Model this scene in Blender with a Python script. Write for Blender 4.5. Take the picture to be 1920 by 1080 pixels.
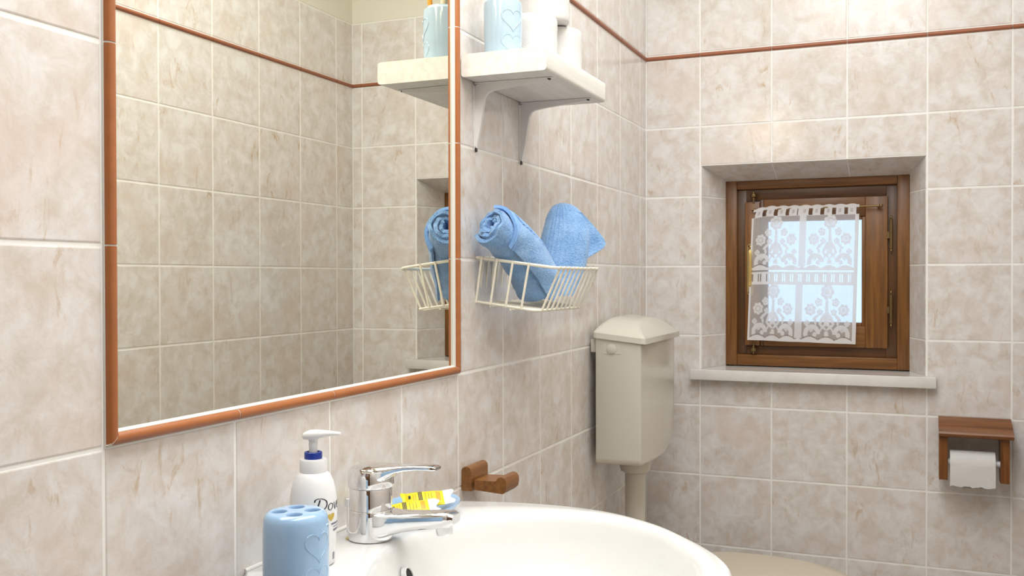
import bpy, bmesh, math, random
from mathutils import Vector, Matrix, noise
from math import pi, sin, cos

random.seed(7)
for o in list(bpy.data.objects):
    bpy.data.objects.remove(o, do_unlink=True)
S = bpy.context.scene
COL = S.collection

# ------------------------------------------------------------------ camera
Z0 = 1.6                       # floor is z = 0; the tile line above the window row is z = Z0
yaw, pitch, roll = -0.3957, -0.0103, -0.0022
f = Vector((sin(yaw) * cos(pitch), cos(yaw) * cos(pitch), sin(pitch)))
rt = Vector((cos(yaw), -sin(yaw), 0)); up = rt.cross(f)
rt2 = rt * cos(roll) + up * sin(roll); up2 = -rt * sin(roll) + up * cos(roll)
cam_d = bpy.data.cameras.new('camera'); cam = bpy.data.objects.new('camera', cam_d); COL.objects.link(cam)
M = Matrix((rt2, up2, -f)).transposed().to_4x4()
M.translation = Vector((0.7417, -2.7982, Z0 - 0.4331))
cam.matrix_world = M
cam_d.sensor_width = 36; cam_d.lens = 1830.2 / 1920 * 36; cam_d.clip_start = 0.02
S.camera = cam

# ------------------------------------------------------------------ world, lamps, exposure
w = bpy.data.worlds.new('world'); S.world = w; w.use_nodes = True
bg = w.node_tree.nodes['Background']
bg.inputs[0].default_value = (0.55, 0.74, 1.0, 1); bg.inputs[1].default_value = 1.9
S.view_settings.view_transform = 'Standard'; S.view_settings.look = 'None'
S.view_settings.gamma = 1; S.view_settings.use_curve_mapping = False
S.view_settings.exposure = -0.13


def lamp(name, kind, loc, energy, color, size=0.05, rot=None, size_y=None):
    d = bpy.data.lights.new(name, kind); d.energy = energy; d.color = color
    if kind == 'AREA':
        d.size = size
        if size_y: d.shape = 'RECTANGLE'; d.size_y = size_y
    else:
        d.shadow_soft_size = size
    o = bpy.data.objects.new(name, d); COL.objects.link(o); o.location = loc
    if rot: o.rotation_euler = rot
    return o


# ceiling lamp behind the camera, two bulbs of the lamp over the mirror
lamp('ceiling_light', 'AREA', (0.52, -1.75, 2.47), 36, (0.94, 0.97, 1.0), 0.6, (0, 0, 0), 2.2)
lamp('mirror_bulb', 'POINT', (0.13, -1.76, Z0 + 0.215), 1.7, (1.0, 0.86, 0.66), 0.04)
lamp('mirror_bulb', 'POINT', (0.13, -1.57, Z0 + 0.215), 1.7, (1.0, 0.86, 0.66), 0.04)


# ------------------------------------------------------------------ helpers
def tag(o, label=None, cat=None, group=None, kind=None):
    if label: o['label'] = label
    if cat: o['category'] = cat
    if group: o['group'] = group
    if kind: o['kind'] = kind
    return o


def mk(name, bm, mat, parent=None, smooth=True, auto=0.6):
    if parent is not None:
        base = parent
        off = Vector(base.get('_base', (0, 0, 0)))
        bmesh.ops.translate(bm, verts=bm.verts, vec=-off)
    bmesh.ops.recalc_face_normals(bm, faces=bm.faces)
    me = bpy.data.meshes.new(name)
    if smooth:
        for fc in bm.faces: fc.smooth = True
        for e in bm.edges:
            if len(e.link_faces) == 2 and e.calc_face_angle(0) > auto: e.smooth = False
    bm.to_mesh(me); bm.free()
    me.materials.append(mat)
    o = bpy.data.objects.new(name, me); COL.objects.link(o)
    if parent is not None:
        o.parent = parent
        o['_base'] = tuple(off)
    return o


def thing(name, loc, label, cat, group=None):
    o = bpy.data.objects.new(name, None); COL.objects.link(o)
    o.location = loc; o.empty_display_size = 0.03
    o['_base'] = tuple(loc)
    return tag(o, label, cat, group)


def box(bm, x0, x1, y0, y1, z0, z1, bev=0.0, seg=2):
    vs = [bm.verts.new((x, y, z)) for x in (x0, x1) for y in (y0, y1) for z in (z0, z1)]
    F = [(0, 1, 3, 2), (4, 6, 7, 5), (0, 4, 5, 1), (2, 3, 7, 6), (0, 2, 6, 4), (1, 5, 7, 3)]
    fs = [bm.faces.new([vs[i] for i in q]) for q in F]
    if bev:
        es = list({e for fc in fs for e in fc.edges})
        bmesh.ops.bevel(bm, geom=es, offset=bev, segments=seg, affect='EDGES', profile=0.5)
    return bm


def bxm(*a, **k):
    return box(bmesh.new(), *a, **k)


def loft(bm, secs, caps=True, closed=True):
    rows = [[bm.verts.new(p) for p in s] for s in secs]
    n = len(rows[0])
    for a, b in zip(rows, rows[1:]):
        for i in range(n if closed else n - 1):
            j = (i + 1) % n
            bm.faces.new((a[i], a[j], b[j], b[i]))
    if caps and closed:
        bm.faces.new(rows[0]); bm.faces.new(rows[-1])
    return rows


def lathe(bm, prof, c=(0, 0, 0), n=40, sx=1, sy=1):
    secs = []
    for r, z in prof:
        secs.append([(c[0] + r * sx * cos(2 * pi * i / n), c[1] + r * sy * sin(2 * pi * i / n), c[2] + z) for i in range(n)])
    rows = loft(bm, secs, caps=False)
    if prof[0][0] > 1e-6: bm.faces.new(rows[0])
    if prof[-1][0] > 1e-6: bm.faces.new(rows[-1])
    bmesh.ops.remove_doubles(bm, verts=bm.verts, dist=1e-6)
    return bm


def tube(bm, path, r, n=8, closed=False, caps=True):
    P = [Vector(p) for p in path]
    secs = []
    prev = None
    m = len(P)
    for i, p in enumerate(P):
        if closed: t = P[(i + 1) % m] - P[i - 1]
        else: t = (P[min(i + 1, m - 1)] - P[max(i - 1, 0)])
        t.normalize()
        if prev is None:
            a = t.orthogonal().normalized()
        else:
            a = (prev - t * prev.dot(t)).normalized()
        prev = a
        b = t.cross(a)
        rr = r[i] if isinstance(r, (list, tuple)) else r
        secs.append([p + (a * cos(2 * pi * k / n) + b * sin(2 * pi * k / n)) * rr for k in range(n)])
    if closed: secs.append(secs[0])
    loft(bm, secs, caps=caps and not closed)
    if closed: bmesh.ops.remove_doubles(bm, verts=bm.verts, dist=1e-6)
    return bm


def rrect(w, h, r, n=4):
    """rounded rectangle outline, centred, counter-clockwise"""
    pts = []
    for cx, cy, a0 in ((w / 2 - r, h / 2 - r, 0), (-w / 2 + r, h / 2 - r, pi / 2), (-w / 2 + r, -h / 2 + r, pi), (w / 2 - r, -h / 2 + r, 1.5 * pi)):
        for i in range(n + 1):
            a = a0 + pi / 2 * i / n
            pts.append((cx + r * cos(a), cy + r * sin(a)))
    return pts


def catmull(pts, n=8, closed=False):
    out = []
    m = len(pts)
    P = [Vector(p) for p in pts]
    rng = range(m if closed else m - 1)
    for i in rng:
        p0 = P[(i - 1) % m] if closed or i > 0 else P[0] * 2 - P[1]
        p1 = P[i]; p2 = P[(i + 1) % m]
        p3 = P[(i + 2) % m] if closed or i + 2 < m else P[-1] * 2 - P[-2]
        for k in range(n):
            t = k / n
            out.append(0.5 * ((2 * p1) + (p2 - p0) * t + (2 * p0 - 5 * p1 + 4 * p2 - p3) * t * t + (3 * p1 - p0 - 3 * p2 + p3) * t ** 3))
    if not closed: out.append(P[-1].copy())
    return out


def extrude_poly(bm, pts, vec):
    """closed prism from a planar polygon"""
    a = [bm.verts.new(p) for p in pts]
    b = [bm.verts.new(Vector(p) + Vector(vec)) for p in pts]
    bm.faces.new(a); bm.faces.new(b[::-1])
    n = len(a)
    for i in range(n):
        bm.faces.new((a[i], b[i], b[(i + 1) % n], a[(i + 1) % n]))
    return bm


# ------------------------------------------------------------------ materials
def mat(name):
    m = bpy.data.materials.new(name); m.use_nodes = True
    nt = m.node_tree
    return m, nt, nt.nodes['Principled BSDF']


def plain(name, col, rough=0.5, metal=0.0, spec=0.5, bump=0, bscale=200, coat=0, sheen=0, trans=0, var=0, vscale=8, sss=0):
    m, nt, b = mat(name)
    b.inputs['Base Color'].default_value = (*col, 1); b.inputs['Roughness'].default_value = rough
    b.inputs['Metallic'].default_value = metal; b.inputs['Specular IOR Level'].default_value = spec
    b.inputs['Coat Weight'].default_value = coat; b.inputs['Coat Roughness'].default_value = 0.05
    b.inputs['Sheen Weight'].default_value = sheen
    b.inputs['Transmission Weight'].default_value = trans
    if sss:
        b.inputs['Subsurface Weight'].default_value = sss
        b.inputs['Subsurface Radius'].default_value = (0.01, 0.01, 0.01)
        b.inputs['Subsurface Scale'].default_value = 0.5
    tc = nt.nodes.new('ShaderNodeTexCoord')
    if bump:
        nz = nt.nodes.new('ShaderNodeTexNoise'); nz.inputs['Scale'].default_value = bscale; nz.inputs['Detail'].default_value = 4
        bp = nt.nodes.new('ShaderNodeBump'); bp.inputs['Strength'].default_value = bump; bp.inputs['Distance'].default_value = 0.002
        nt.links.new(tc.outputs['Object'], nz.inputs['Vector']); nt.links.new(nz.outputs['Fac'], bp.inputs['Height']); nt.links.new(bp.outputs[0], b.inputs['Normal'])
    if var:
        nz = nt.nodes.new('ShaderNodeTexNoise'); nz.inputs['Scale'].default_value = vscale; nz.inputs['Detail'].default_value = 5
        nt.links.new(tc.outputs['Object'], nz.inputs['Vector'])
        mx = nt.nodes.new('ShaderNodeMix'); mx.data_type = 'RGBA'
        mx.inputs[6].default_value = (*[c * (1 - var) for c in col], 1); mx.inputs[7].default_value = (*[min(1, c * (1 + var)) for c in col], 1)
        nt.links.new(nz.outputs['Fac'], mx.inputs[0]); nt.links.new(mx.outputs[2], b.inputs['Base Color'])
    return m


def tile_material():
    m, nt, b = mat('glazed_marbled_tile')
    N = nt.nodes.new; L = nt.links.new
    tc = N('ShaderNodeTexCoord'); oi = N('ShaderNodeObjectInfo')
    # every tile reads its own place of the pattern
    mul = N('ShaderNodeMath'); mul.operation = 'MULTIPLY'; mul.inputs[1].default_value = 37.0
    L(oi.outputs['Random'], mul.inputs[0])
    add = N('ShaderNodeVectorMath'); add.operation = 'ADD'
    L(tc.outputs['Object'], add.inputs[0]); L(mul.outputs[0], add.inputs[1])

    def nz(scale, detail=5, rough=0.55, dist=0.0, vec=None):
        n = N('ShaderNodeTexNoise'); n.inputs['Scale'].default_value = scale; n.inputs['Detail'].default_value = detail
        n.inputs['Roughness'].default_value = rough; n.inputs['Distortion'].default_value = dist
        L((vec or add).outputs[0], n.inputs['Vector']); return n

    def ramp(src, p0, c0, p1, c1):
        r = N('ShaderNodeValToRGB'); r.color_ramp.elements[0].position = p0; r.color_ramp.elements[0].color = (*c0, 1)
        r.color_ramp.elements[1].position = p1; r.color_ramp.elements[1].color = (*c1, 1)
        L(src, r.inputs[0]); return r

    def mixc(fac, a, bcol, blend='MIX'):
        mx = N('ShaderNodeMix'); mx.data_type = 'RGBA'; mx.blend_type = blend
        L(fac, mx.inputs[0]); L(a, mx.inputs[6])
        mx.inputs[7].default_value = (*bcol, 1); return mx.outputs[2]

    big = nz(24, 9, 0.66, 0.4)
    basec = ramp(big.outputs['Fac'], 0.34, (0.645, 0.575, 0.510), 0.62, (0.785, 0.760, 0.742))
    # diagonal rusty veins, gathered in patches
    mp = N('ShaderNodeMapping'); mp.inputs['Rotation'].default_value = (0, 0.85, 0); mp.inputs['Scale'].default_value = (2.6, 1, 0.9)
    L(add.outputs[0], mp.inputs['Vector'])
    st = nz(15, 10, 0.70, 1.1, mp)
    stf = ramp(st.outputs['Fac'], 0.555, (0, 0, 0), 0.70, (1, 1, 1))
    pa = nz(11, 2, 0.5)
    paf = ramp(pa.outputs['Fac'], 0.47, (0, 0, 0), 0.62, (1, 1, 1))
    mm = N('ShaderNodeMath'); mm.operation = 'MULTIPLY'
    L(stf.outputs[0], mm.inputs[0]); L(paf.outputs[0], mm.inputs[1])
    c1 = mixc(mm.outputs[0], basec.outputs[0], (0.52, 0.36, 0.22))
    pk = nz(9, 4, 0.5)
    pkf = ramp(pk.outputs['Fac'], 0.52, (0, 0, 0), 0.75, (0.6, 0.6, 0.6))
    c2 = mixc(pkf.outputs[0], c1, (0.70, 0.585, 0.51))
    L(c2, b.inputs['Base Color'])
    b.inputs['Roughness'].default_value = 0.09
    b.inputs['Specular IOR Level'].default_value = 0.5
    r1 = nz(75, 6, 0.68)
    bp = N('ShaderNodeBump'); bp.inputs['Strength'].default_value = 0.17; bp.inputs['Distance'].default_value = 0.002
    L(r1.outputs['Fac'], bp.inputs['Height']); L(bp.outputs[0], b.inputs['Normal'])
    return m


def wood(name, dark, light, axis='Z', rough=0.35, scale=30, bump=0.1, stretch=0.06):
    m, nt, b = mat(name); N = nt.nodes.new; L = nt.links.new
    tc = N('ShaderNodeTexCoord'); mp = N('ShaderNodeMapping')
    sc = {'X': (stretch, 1, 1), 'Y': (1, stretch, 1), 'Z': (1, 1, stretch)}[axis]
    mp.inputs['Scale'].default_value = sc
    L(tc.outputs['Object'], mp.inputs[0])
    nz = N('ShaderNodeTexNoise'); nz.inputs['Scale'].default_value = scale * 4; nz.inputs['Detail'].default_value = 6; nz.inputs['Distortion'].default_value = 0.4
    L(mp.outputs[0], nz.inputs['Vector'])
    r = N('ShaderNodeValToRGB'); r.color_ramp.elements[0].position = 0.32; r.color_ramp.elements[0].color = (*dark, 1)
    r.color_ramp.elements[1].position = 0.68; r.color_ramp.elements[1].color = (*light, 1)
    L(nz.outputs['Fac'], r.inputs[0]); L(r.outputs[0], b.inputs['Base Color'])
    b.inputs['Roughness'].default_value = rough
    bp = N('ShaderNodeBump'); bp.inputs['Strength'].default_value = bump; bp.inputs['Distance'].default_value = 0.001
    L(nz.outputs['Fac'], bp.inputs['Height']); L(bp.outputs[0], b.inputs['Normal'])
    return m


TILE = tile_material()
GROUT = plain('grout', (0.88, 0.865, 0.83), 0.7, bump=0.1)
TERRA = plain('terracotta_glaze', (0.37, 0.125, 0.038), 0.3, var=0.15, vscale=60)
TERRA2 = plain('terracotta_listello_glaze', (0.33, 0.115, 0.055), 0.4, var=0.15, vscale=60)
PAINT = plain('cream_paint', (0.76, 0.73, 0.62), 0.8, bump=0.1)
CEIL = plain('ceiling_paint', (0.82, 0.81, 0.78), 0.85)
FLOORM = plain('floor_tile', (0.58, 0.51, 0.44), 0.4, var=0.15)
MARBLE = plain('sill_marble', (0.76, 0.735, 0.70), 0.12, var=0.16, vscale=18)
W_V = wood('window_wood_upright', (0.125, 0.047, 0.009), (0.24, 0.098, 0.020), 'Z')
W_H = wood('window_wood_level', (0.125, 0.047, 0.009), (0.24, 0.098, 0.020), 'X')
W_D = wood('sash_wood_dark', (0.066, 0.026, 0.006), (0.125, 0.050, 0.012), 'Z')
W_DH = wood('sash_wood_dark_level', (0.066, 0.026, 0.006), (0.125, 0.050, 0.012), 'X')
W_TP = wood('holder_wood', (0.125, 0.040, 0.008), (0.235, 0.085, 0.018), 'X')
W_TPV = wood('holder_wood_upright', (0.125, 0.040, 0.008), (0.235, 0.085, 0.018), 'Z')
W_HOOK = wood('hook_wood', (0.175, 0.068, 0.016), (0.29, 0.120, 0.030), 'Y')
W_SHELF = wood('white_painted_wood', (0.73, 0.71, 0.66), (0.83, 0.81, 0.765), 'Y', rough=0.45, scale=22, bump=0.25)
WMETAL = plain('white_enamel', (0.80, 0.79, 0.78), 0.35)
SCREW = plain('dark_screw', (0.06, 0.05, 0.045), 0.4, metal=0.8)
CREAM_WIRE = plain('cream_coated_wire', (0.86, 0.815, 0.69), 0.4, var=0.1, vscale=90)
CER = plain('white_ceramic', (0.74, 0.74, 0.725), 0.16, coat=0.15)
CIST = plain('ivory_plastic', (0.63, 0.595, 0.51), 0.22, coat=0.2)
LID = plain('toilet_ivory', (0.62, 0.54, 0.42), 0.3)
CHROME = plain('chrome', (0.80, 0.80, 0.81), 0.07, metal=1.0)
BRASS = plain('aged_brass', (0.20, 0.135, 0.06), 0.4, metal=0.9)
BRASSP = plain('polished_brass', (0.80, 0.60, 0.25), 0.18, metal=1.0)
BLUEC = plain('pale_blue_ceramic', (0.33, 0.51, 0.74), 0.14, coat=0.4, spec=0.5)
LIT_BLUEC = plain('lamplit_blue_ceramic', (0.40, 0.53, 0.63), 0.16, coat=0.4)  # the blue ceramic again, lamp overexposure painted in as a paler colour
WPLAS = plain('white_plastic', (0.82, 0.82, 0.82), 0.3)
PUMP = plain('pump_plastic', (0.82, 0.82, 0.82), 0.25, sss=0.1)
NAVY = plain('blue_plastic', (0.01, 0.035, 0.30), 0.35)
INK = plain('navy_ink', (0.012, 0.014, 0.03), 0.4)
INK2 = plain('slate_ink', (0.06, 0.08, 0.16), 0.5)
GOLD = plain('gold_ink', (0.60, 0.42, 0.06), 0.35, metal=0.3)
PAPER = plain('tissue_paper', (0.655, 0.64, 0.62), 0.95, bump=0.25, bscale=350)
CARD = plain('cardboard_core', (0.50, 0.42, 0.32), 0.9)
DARK = plain('dark_hole', (0.01, 0.01, 0.01), 0.6)
YELL = plain('yellow_wrapper', (0.80, 0.62, 0.01), 0.4, bump=0.3, bscale=120)
INKB = plain('wrapper_black_print', (0.03, 0.03, 0.02), 0.5)
INKO = plain('wrapper_orange_print', (0.62, 0.27, 0.03), 0.5)
CLEARW = plain('white_wrapper_end', (0.80, 0.80, 0.77), 0.35)
STAIN = plain('yellowed_sealant', (0.62, 0.50, 0.22), 0.6)
SEAL = plain('white_sealant', (0.70, 0.68, 0.64), 0.5)


def towel_material(rib_axis=None):
    m, nt, b = mat('blue_terry'); N = nt.nodes.new; L = nt.links.new
    tc = N('ShaderNodeTexCoord')
    n1 = N('ShaderNodeTexNoise'); n1.inputs['Scale'].default_value = 330; n1.inputs['Detail'].default_value = 3
    n2 = N('ShaderNodeTexNoise'); n2.inputs['Scale'].default_value = 40; n2.inputs['Detail'].default_value = 4
    L(tc.outputs['Object'], n1.inputs['Vector']); L(tc.outputs['Object'], n2.inputs['Vector'])
    mx = N('ShaderNodeMix'); mx.data_type = 'RGBA'
    mx.inputs[6].default_value = (0.14, 0.30, 0.60, 1); mx.inputs[7].default_value = (0.34, 0.55, 0.84, 1)
    r = N('ShaderNodeMath'); r.operation = 'ADD'
    h = N('ShaderNodeMath'); h.operation = 'MULTIPLY'; h.inputs[1].default_value = 0.5
    L(n1.outputs['Fac'], h.inputs[0]); L(h.outputs[0], r.inputs[0])
    h2 = N('ShaderNodeMath'); h2.operation = 'MULTIPLY'; h2.inputs[1].default_value = 0.5
    L(n2.outputs['Fac'], h2.inputs[0]); L(h2.outputs[0], r.inputs[1])
    rr = N('ShaderNodeMapRange'); rr.inputs[1].default_value = 0.3; rr.inputs[2].default_value = 0.7
    L(r.outputs[0], rr.inputs[0]); L(rr.outputs[0], mx.inputs[0])
    L(mx.outputs[2], b.inputs['Base Color'])
    b.inputs['Roughness'].default_value = 0.95; b.inputs['Sheen Weight'].default_value = 0.35; b.inputs['Sheen Roughness'].default_value = 0.5
    b.inputs['Specular IOR Level'].default_value = 0.15
    bp = N('ShaderNodeBump'); bp.inputs['Strength'].default_value = 0.8; bp.inputs['Distance'].default_value = 0.0025
    L(n1.outputs['Fac'], bp.inputs['Height']); L(bp.outputs[0], b.inputs['Normal'])
    return m


TOWEL = towel_material()
HEM = plain('blue_woven_hem', (0.22, 0.41, 0.74), 0.8, bump=0.3, bscale=400)


def mirror_material():
    m, nt, b = mat('silvered_glass')
    b.inputs['Base Color'].default_value = (0.86, 0.85, 0.77, 1)
    b.inputs['Metallic'].default_value = 1; b.inputs['Roughness'].default_value = 0.0
    return m


def glass_material():
    m, nt, b = mat('window_glass'); nt.nodes.remove(b); N = nt.nodes.new; L = nt.links.new
    t = N('ShaderNodeBsdfTransparent'); t.inputs[0].default_value = (0.93, 0.96, 0.97, 1)
    g = N('ShaderNodeBsdfGlossy'); g.inputs['Roughness'].default_value = 0.02
    fr = N('ShaderNodeFresnel'); fr.inputs[0].default_value = 1.45
    mx = N('ShaderNodeMixShader'); L(fr.outputs[0], mx.inputs[0]); L(t.outputs[0], mx.inputs[1]); L(g.outputs[0], mx.inputs[2])
    L(mx.outputs[0], nt.nodes['Material Output'].inputs[0])
    return m


def lace_material():
    m, nt, b = mat('white_lace'); nt.nodes.remove(b); N = nt.nodes.new; L = nt.links.new
    at = N('ShaderNodeAttribute'); at.attribute_name = 'lace'
    d = N('ShaderNodeBsdfDiffuse'); d.inputs[0].default_value = (0.92, 0.91, 0.92, 1)
    tl = N('ShaderNodeBsdfTranslucent'); tl.inputs[0].default_value = (0.90, 0.92, 0.95, 1)
    m1 = N('ShaderNodeMixShader'); m1.inputs[0].default_value = 0.33
    L(d.outputs[0], m1.inputs[1]); L(tl.outputs[0], m1.inputs[2])
    tr = N('ShaderNodeBsdfTransparent')
    m2 = N('ShaderNodeMixShader'); L(at.outputs['Fac'], m2.inputs[0]); L(tr.outputs[0], m2.inputs[1]); L(m1.outputs[0], m2.inputs[2])
    L(m2.outputs[0], nt.nodes['Material Output'].inputs[0])
    return m


# ------------------------------------------------------------------ room shell
W = 0.996          # right wall
YF = -3.36         # wall behind the camera
HC = 2.5           # ceiling
ZT = Z0 + 0.41     # upper edge of the tiling
T = 0.2
A0 = 0.0669        # first cut column on the left wall
B0 = 0.1593        # first cut column on the back wall
R0 = 0.098         # first cut column on the right wall
GAP = 0.0019       # half a joint
GD = 0.0009        # depth of the joint
NX0, NX1, NZ0, NZ1 = 0.162, 0.757, Z0 - 0.695, Z0 - 0.112     # window niche opening
WX0, WX1, WZ0, WZ1 = 0.210, 0.716, Z0 - 0.692, Z0 - 0.149     # window frame
ND = 0.12
MY0, MY1, MZ0, MZ1 = -(A0 + 10 * T), -(A0 + 6 * T), Z0 - 0.6, Z0 + 0.2  # mirror field

bm = bmesh.new()
xs = -0.12
box(bm, xs, -GD, YF, MY0 + 0.001, 0, HC); box(bm, xs, -GD, MY1 - 0.001, 0.0, 0, HC)
box(bm, xs, -GD, MY0 + 0.001, MY1 - 0.001, 0, MZ0 + 0.001); box(bm, xs, -GD, MY0 + 0.001, MY1 - 0.001, MZ1 - 0.001, HC)
box(bm, xs, -0.012, MY0 + 0.001, MY1 - 0.001, MZ0 + 0.001, MZ1 - 0.001)
wall_left = tag(mk('wall_left', bm, GROUT, smooth=False), kind='structure')
bm = bmesh.new()
YB = 0.26
box(bm, xs, NX0, GD, YB, 0, HC); box(bm, NX1, W + 0.12, GD, YB, 0, HC)
box(bm, NX0, NX1, GD, YB, 0, NZ0 - 0.03); box(bm, NX0, NX1, GD, YB, NZ1, HC)
# masonry behind the splayed reveals
box(bm, NX0, WX0 + 0.004, ND + 0.045, YB, NZ0 - 0.03, NZ1); box(bm, WX1 - 0.004, NX1, ND + 0.045, YB, NZ0 - 0.03, NZ1)
box(bm, WX0, WX1, ND + 0.045, YB, WZ1 - 0.004, NZ1); box(bm, WX0, WX1, ND + 0.045, YB, NZ0 - 0.03, WZ0 + 0.004)
extrude_poly(bm, [(NX0, GD, NZ0), (WX0, ND, NZ0), (WX0, ND + .046, NZ0), (NX0, ND + .046, NZ0)], (0, 0, NZ1 - NZ0))
extrude_poly(bm, [(NX1, GD, NZ0), (NX1, ND + .046, NZ0), (WX1, ND + .046, NZ0), (WX1, ND, NZ0)], (0, 0, NZ1 - NZ0))
extrude_poly(bm, [(NX0, GD, NZ1), (NX0, ND, WZ1), (NX0, ND + .046, WZ1), (NX0, ND + .046, NZ1)], (NX1 - NX0, 0, 0))
wall_back = tag(mk('wall_back', bm, GROUT, smooth=False), kind='structure')
wall_right = tag(mk('wall_right', bxm(W + GD, W + 0.12, YF, 0.0, 0, HC), GROUT, smooth=False), kind='structure')
tag(mk('wall_front', bxm(xs, W + 0.12, YF - 0.12, YF, 0, HC), PAINT, smooth=False), kind='structure')
tag(mk('floor', bxm(xs, W + 0.12, YF - 0.12, YB, -0.1, 0), FLOORM, smooth=False), kind='structure')
tag(mk('ceiling', bxm(xs, W + 0.12, YF - 0.12, YB, HC, HC + 0.1), CEIL, smooth=False), kind='structure')
dr = bpy.data.objects.new('added_door_1', None); COL.objects.link(dr); dr.location = (0.5, YF, 0); dr['_base'] = tuple(dr.location); tag(dr, kind='structure')  # door added out of view as something dark for the chrome to reflect
DW = wood('added_door_wood', (0.06, 0.022, 0.008), (0.11, 0.045, 0.015), 'Z')
mk('added_door_leaf', bxm(0.16, 0.86, YF, YF + 0.03, 0.004, 2.0, .003), DW, dr)
for z0_, z1_ in ((0.18, 0.88), (1.0, 1.86)):
    mk('added_door_panel', bxm(0.27, 0.75, YF + .03, YF + .036, z0_, z1_, .003), DW, dr)
for x0_, x1_, z0_, z1_ in ((0.09, 0.155, 0.0, 2.07), (0.865, 0.93, 0.0, 2.07), (0.155, 0.865, 2.005, 2.07)):
    mk('added_door_casing', bxm(x0_, x1_, YF, YF + .02, z0_, z1_, .002), DW, dr)
mk('added_door_handle', tube(bmesh.new(), [(0.80, YF + .03, 1.0), (0.80, YF + .07, 1.0), (0.79, YF + .075, 1.0), (0.70, YF + .075, 1.0)], .009, 10), BRASSP, dr)
# painted band above the tiles
pb = bxm(-GD, 0.0, YF, 0.0, ZT + 0.002, HC); mk('painted_band', pb, PAINT, wall_left, smooth=False)
pb = bxm(0, W, -0.0, GD, ZT + 0.002, HC); mk('painted_band', pb, PAINT, wall_back, smooth=False)
pb = bxm(W, W + GD, YF, 0.0, ZT + 0.002, HC); mk('painted_band', pb, PAINT, wall_right, smooth=False)


def poly_tile_mesh(pts, nrm, gap=GAP, thick=0.007, bev=0.0012):
    """a planar polygon (3D, any order of winding) turned into a tile with an eased edge"""
    P = [Vector(p) for p in pts]; n = Vector(nrm).normalized(); k = len(P)
    c = sum(P, Vector()) / k

    def inset(d):
        out = []
        for i in range(k):
            a, b, e = P[i - 1], P[i], P[(i + 1) % k]
            d1 = (b - a).normalized(); d2 = (e - b).normalized()
            n1 = n.cross(d1); n2 = n.cross(d2)
            if n1.dot(c - b) < 0: n1 = -n1
            if n2.dot(c - b) < 0: n2 = -n2
            s = n1 + n2; s = s / max(0.3, (1 + n1.dot(n2)))
            out.append(b + s * d)
        return out
    bm = bmesh.new()
    loft(bm, [[p - n * thick for p in inset(gap)], [p - n * bev for p in inset(gap)], [p - n * bev * 0.3 for p in inset(gap + bev * 0.5)], inset(gap + bev * 1.6)])
    return bm


tile_cache = {}


def tile(parent, cx, cy, cz, w_, h_, rz, name='tile', mat_=None):
    """rectangular wall tile; face through (cx,cy,cz), turned by rz about z"""
    if w_ < 0.008 or h_ < 0.008: return
    key = (round(w_, 4), round(h_, 4), name)
    if key not in tile_cache:
        bm = poly_tile_mesh([(-w_ / 2, 0, -h_ / 2), (w_ / 2, 0, -h_ / 2), (w_ / 2, 0, h_ / 2), (-w_ / 2, 0, h_ / 2)], (0, -1, 0))
        bmesh.ops.recalc_face_normals(bm, faces=bm.faces)
        me = bpy.data.meshes.new(name); bm.to_mesh(me); bm.free(); me.materials.append(mat_ or TILE)
        tile_cache[key] = me
    o = bpy.data.objects.new(name, tile_cache[key]); COL.objects.link(o)
    o.location = (cx, cy, cz); o.rotation_euler = (0, 0, rz); o.parent = parent
    return o


LZ0, LZ1 = Z0 + 0.1985, Z0 + 0.2125       # terracotta listello
rows = [(i * T, (i + 1) * T) for i in range(8)] + [(Z0, LZ0), (LZ1, ZT)]


def listello(parent, a, b, fixed, axis):
    """rounded terracotta strip between a and b; its flat back on the wall"""
    n = 6; prof = []
    zc, hh = (LZ0 + LZ1) / 2, (LZ1 - LZ0) / 2 - 0.0012
    for i in range(n + 1):
        t = -pi / 2 + pi * i / n
        prof.append((0.0055 * cos(t), zc + hh * sin(t)))
    prof = [(-0.004, zc - hh)] + prof + [(-0.004, zc + hh)]
    e = 0.0009
    secs = []
    for s in (a + e, b - e):
        if axis == 'L': secs.append([(d, s, z) for d, z in prof])
        elif axis == 'R': secs.append([(W - d, s, z) for d, z in prof])
        else: secs.append([(s, -d, z) for d, z in prof])
    bm = bmesh.new(); loft(bm, secs)
    mk('listello', bm, TERRA2, parent)


# left wall
ycols = [0.0, -A0] + [-(A0 + k * T) for k in range(1, 17)]
ycols = [y for y in ycols if y > YF] + [YF]
for ya, yb in zip(ycols, ycols[1:]):
    for za, zb in rows:
        if ya <= MY1 + 1e-4 and yb >= MY0 - 1e-4 and za >= MZ0 - 1e-4 and zb <= MZ1 + 1e-3: continue
        tile(wall_left, 0, (ya + yb) / 2, (za + zb) / 2, ya - yb, zb - za, pi / 2)
    listello(wall_left, yb, ya, 0, 'L')
# right wall
rcols = [0.0] + [-(R0 + k * T) for k in range(0, 17)]
rcols = [y for y in rcols if y > YF] + [YF]
for ya, yb in zip(rcols, rcols[1:]):
    for za, zb in rows:
        tile(wall_right, W, (ya + yb) / 2, (za + zb) / 2, ya - yb, zb - za, -pi / 2)
    listello(wall_right, yb, ya, 0, 'R')
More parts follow.
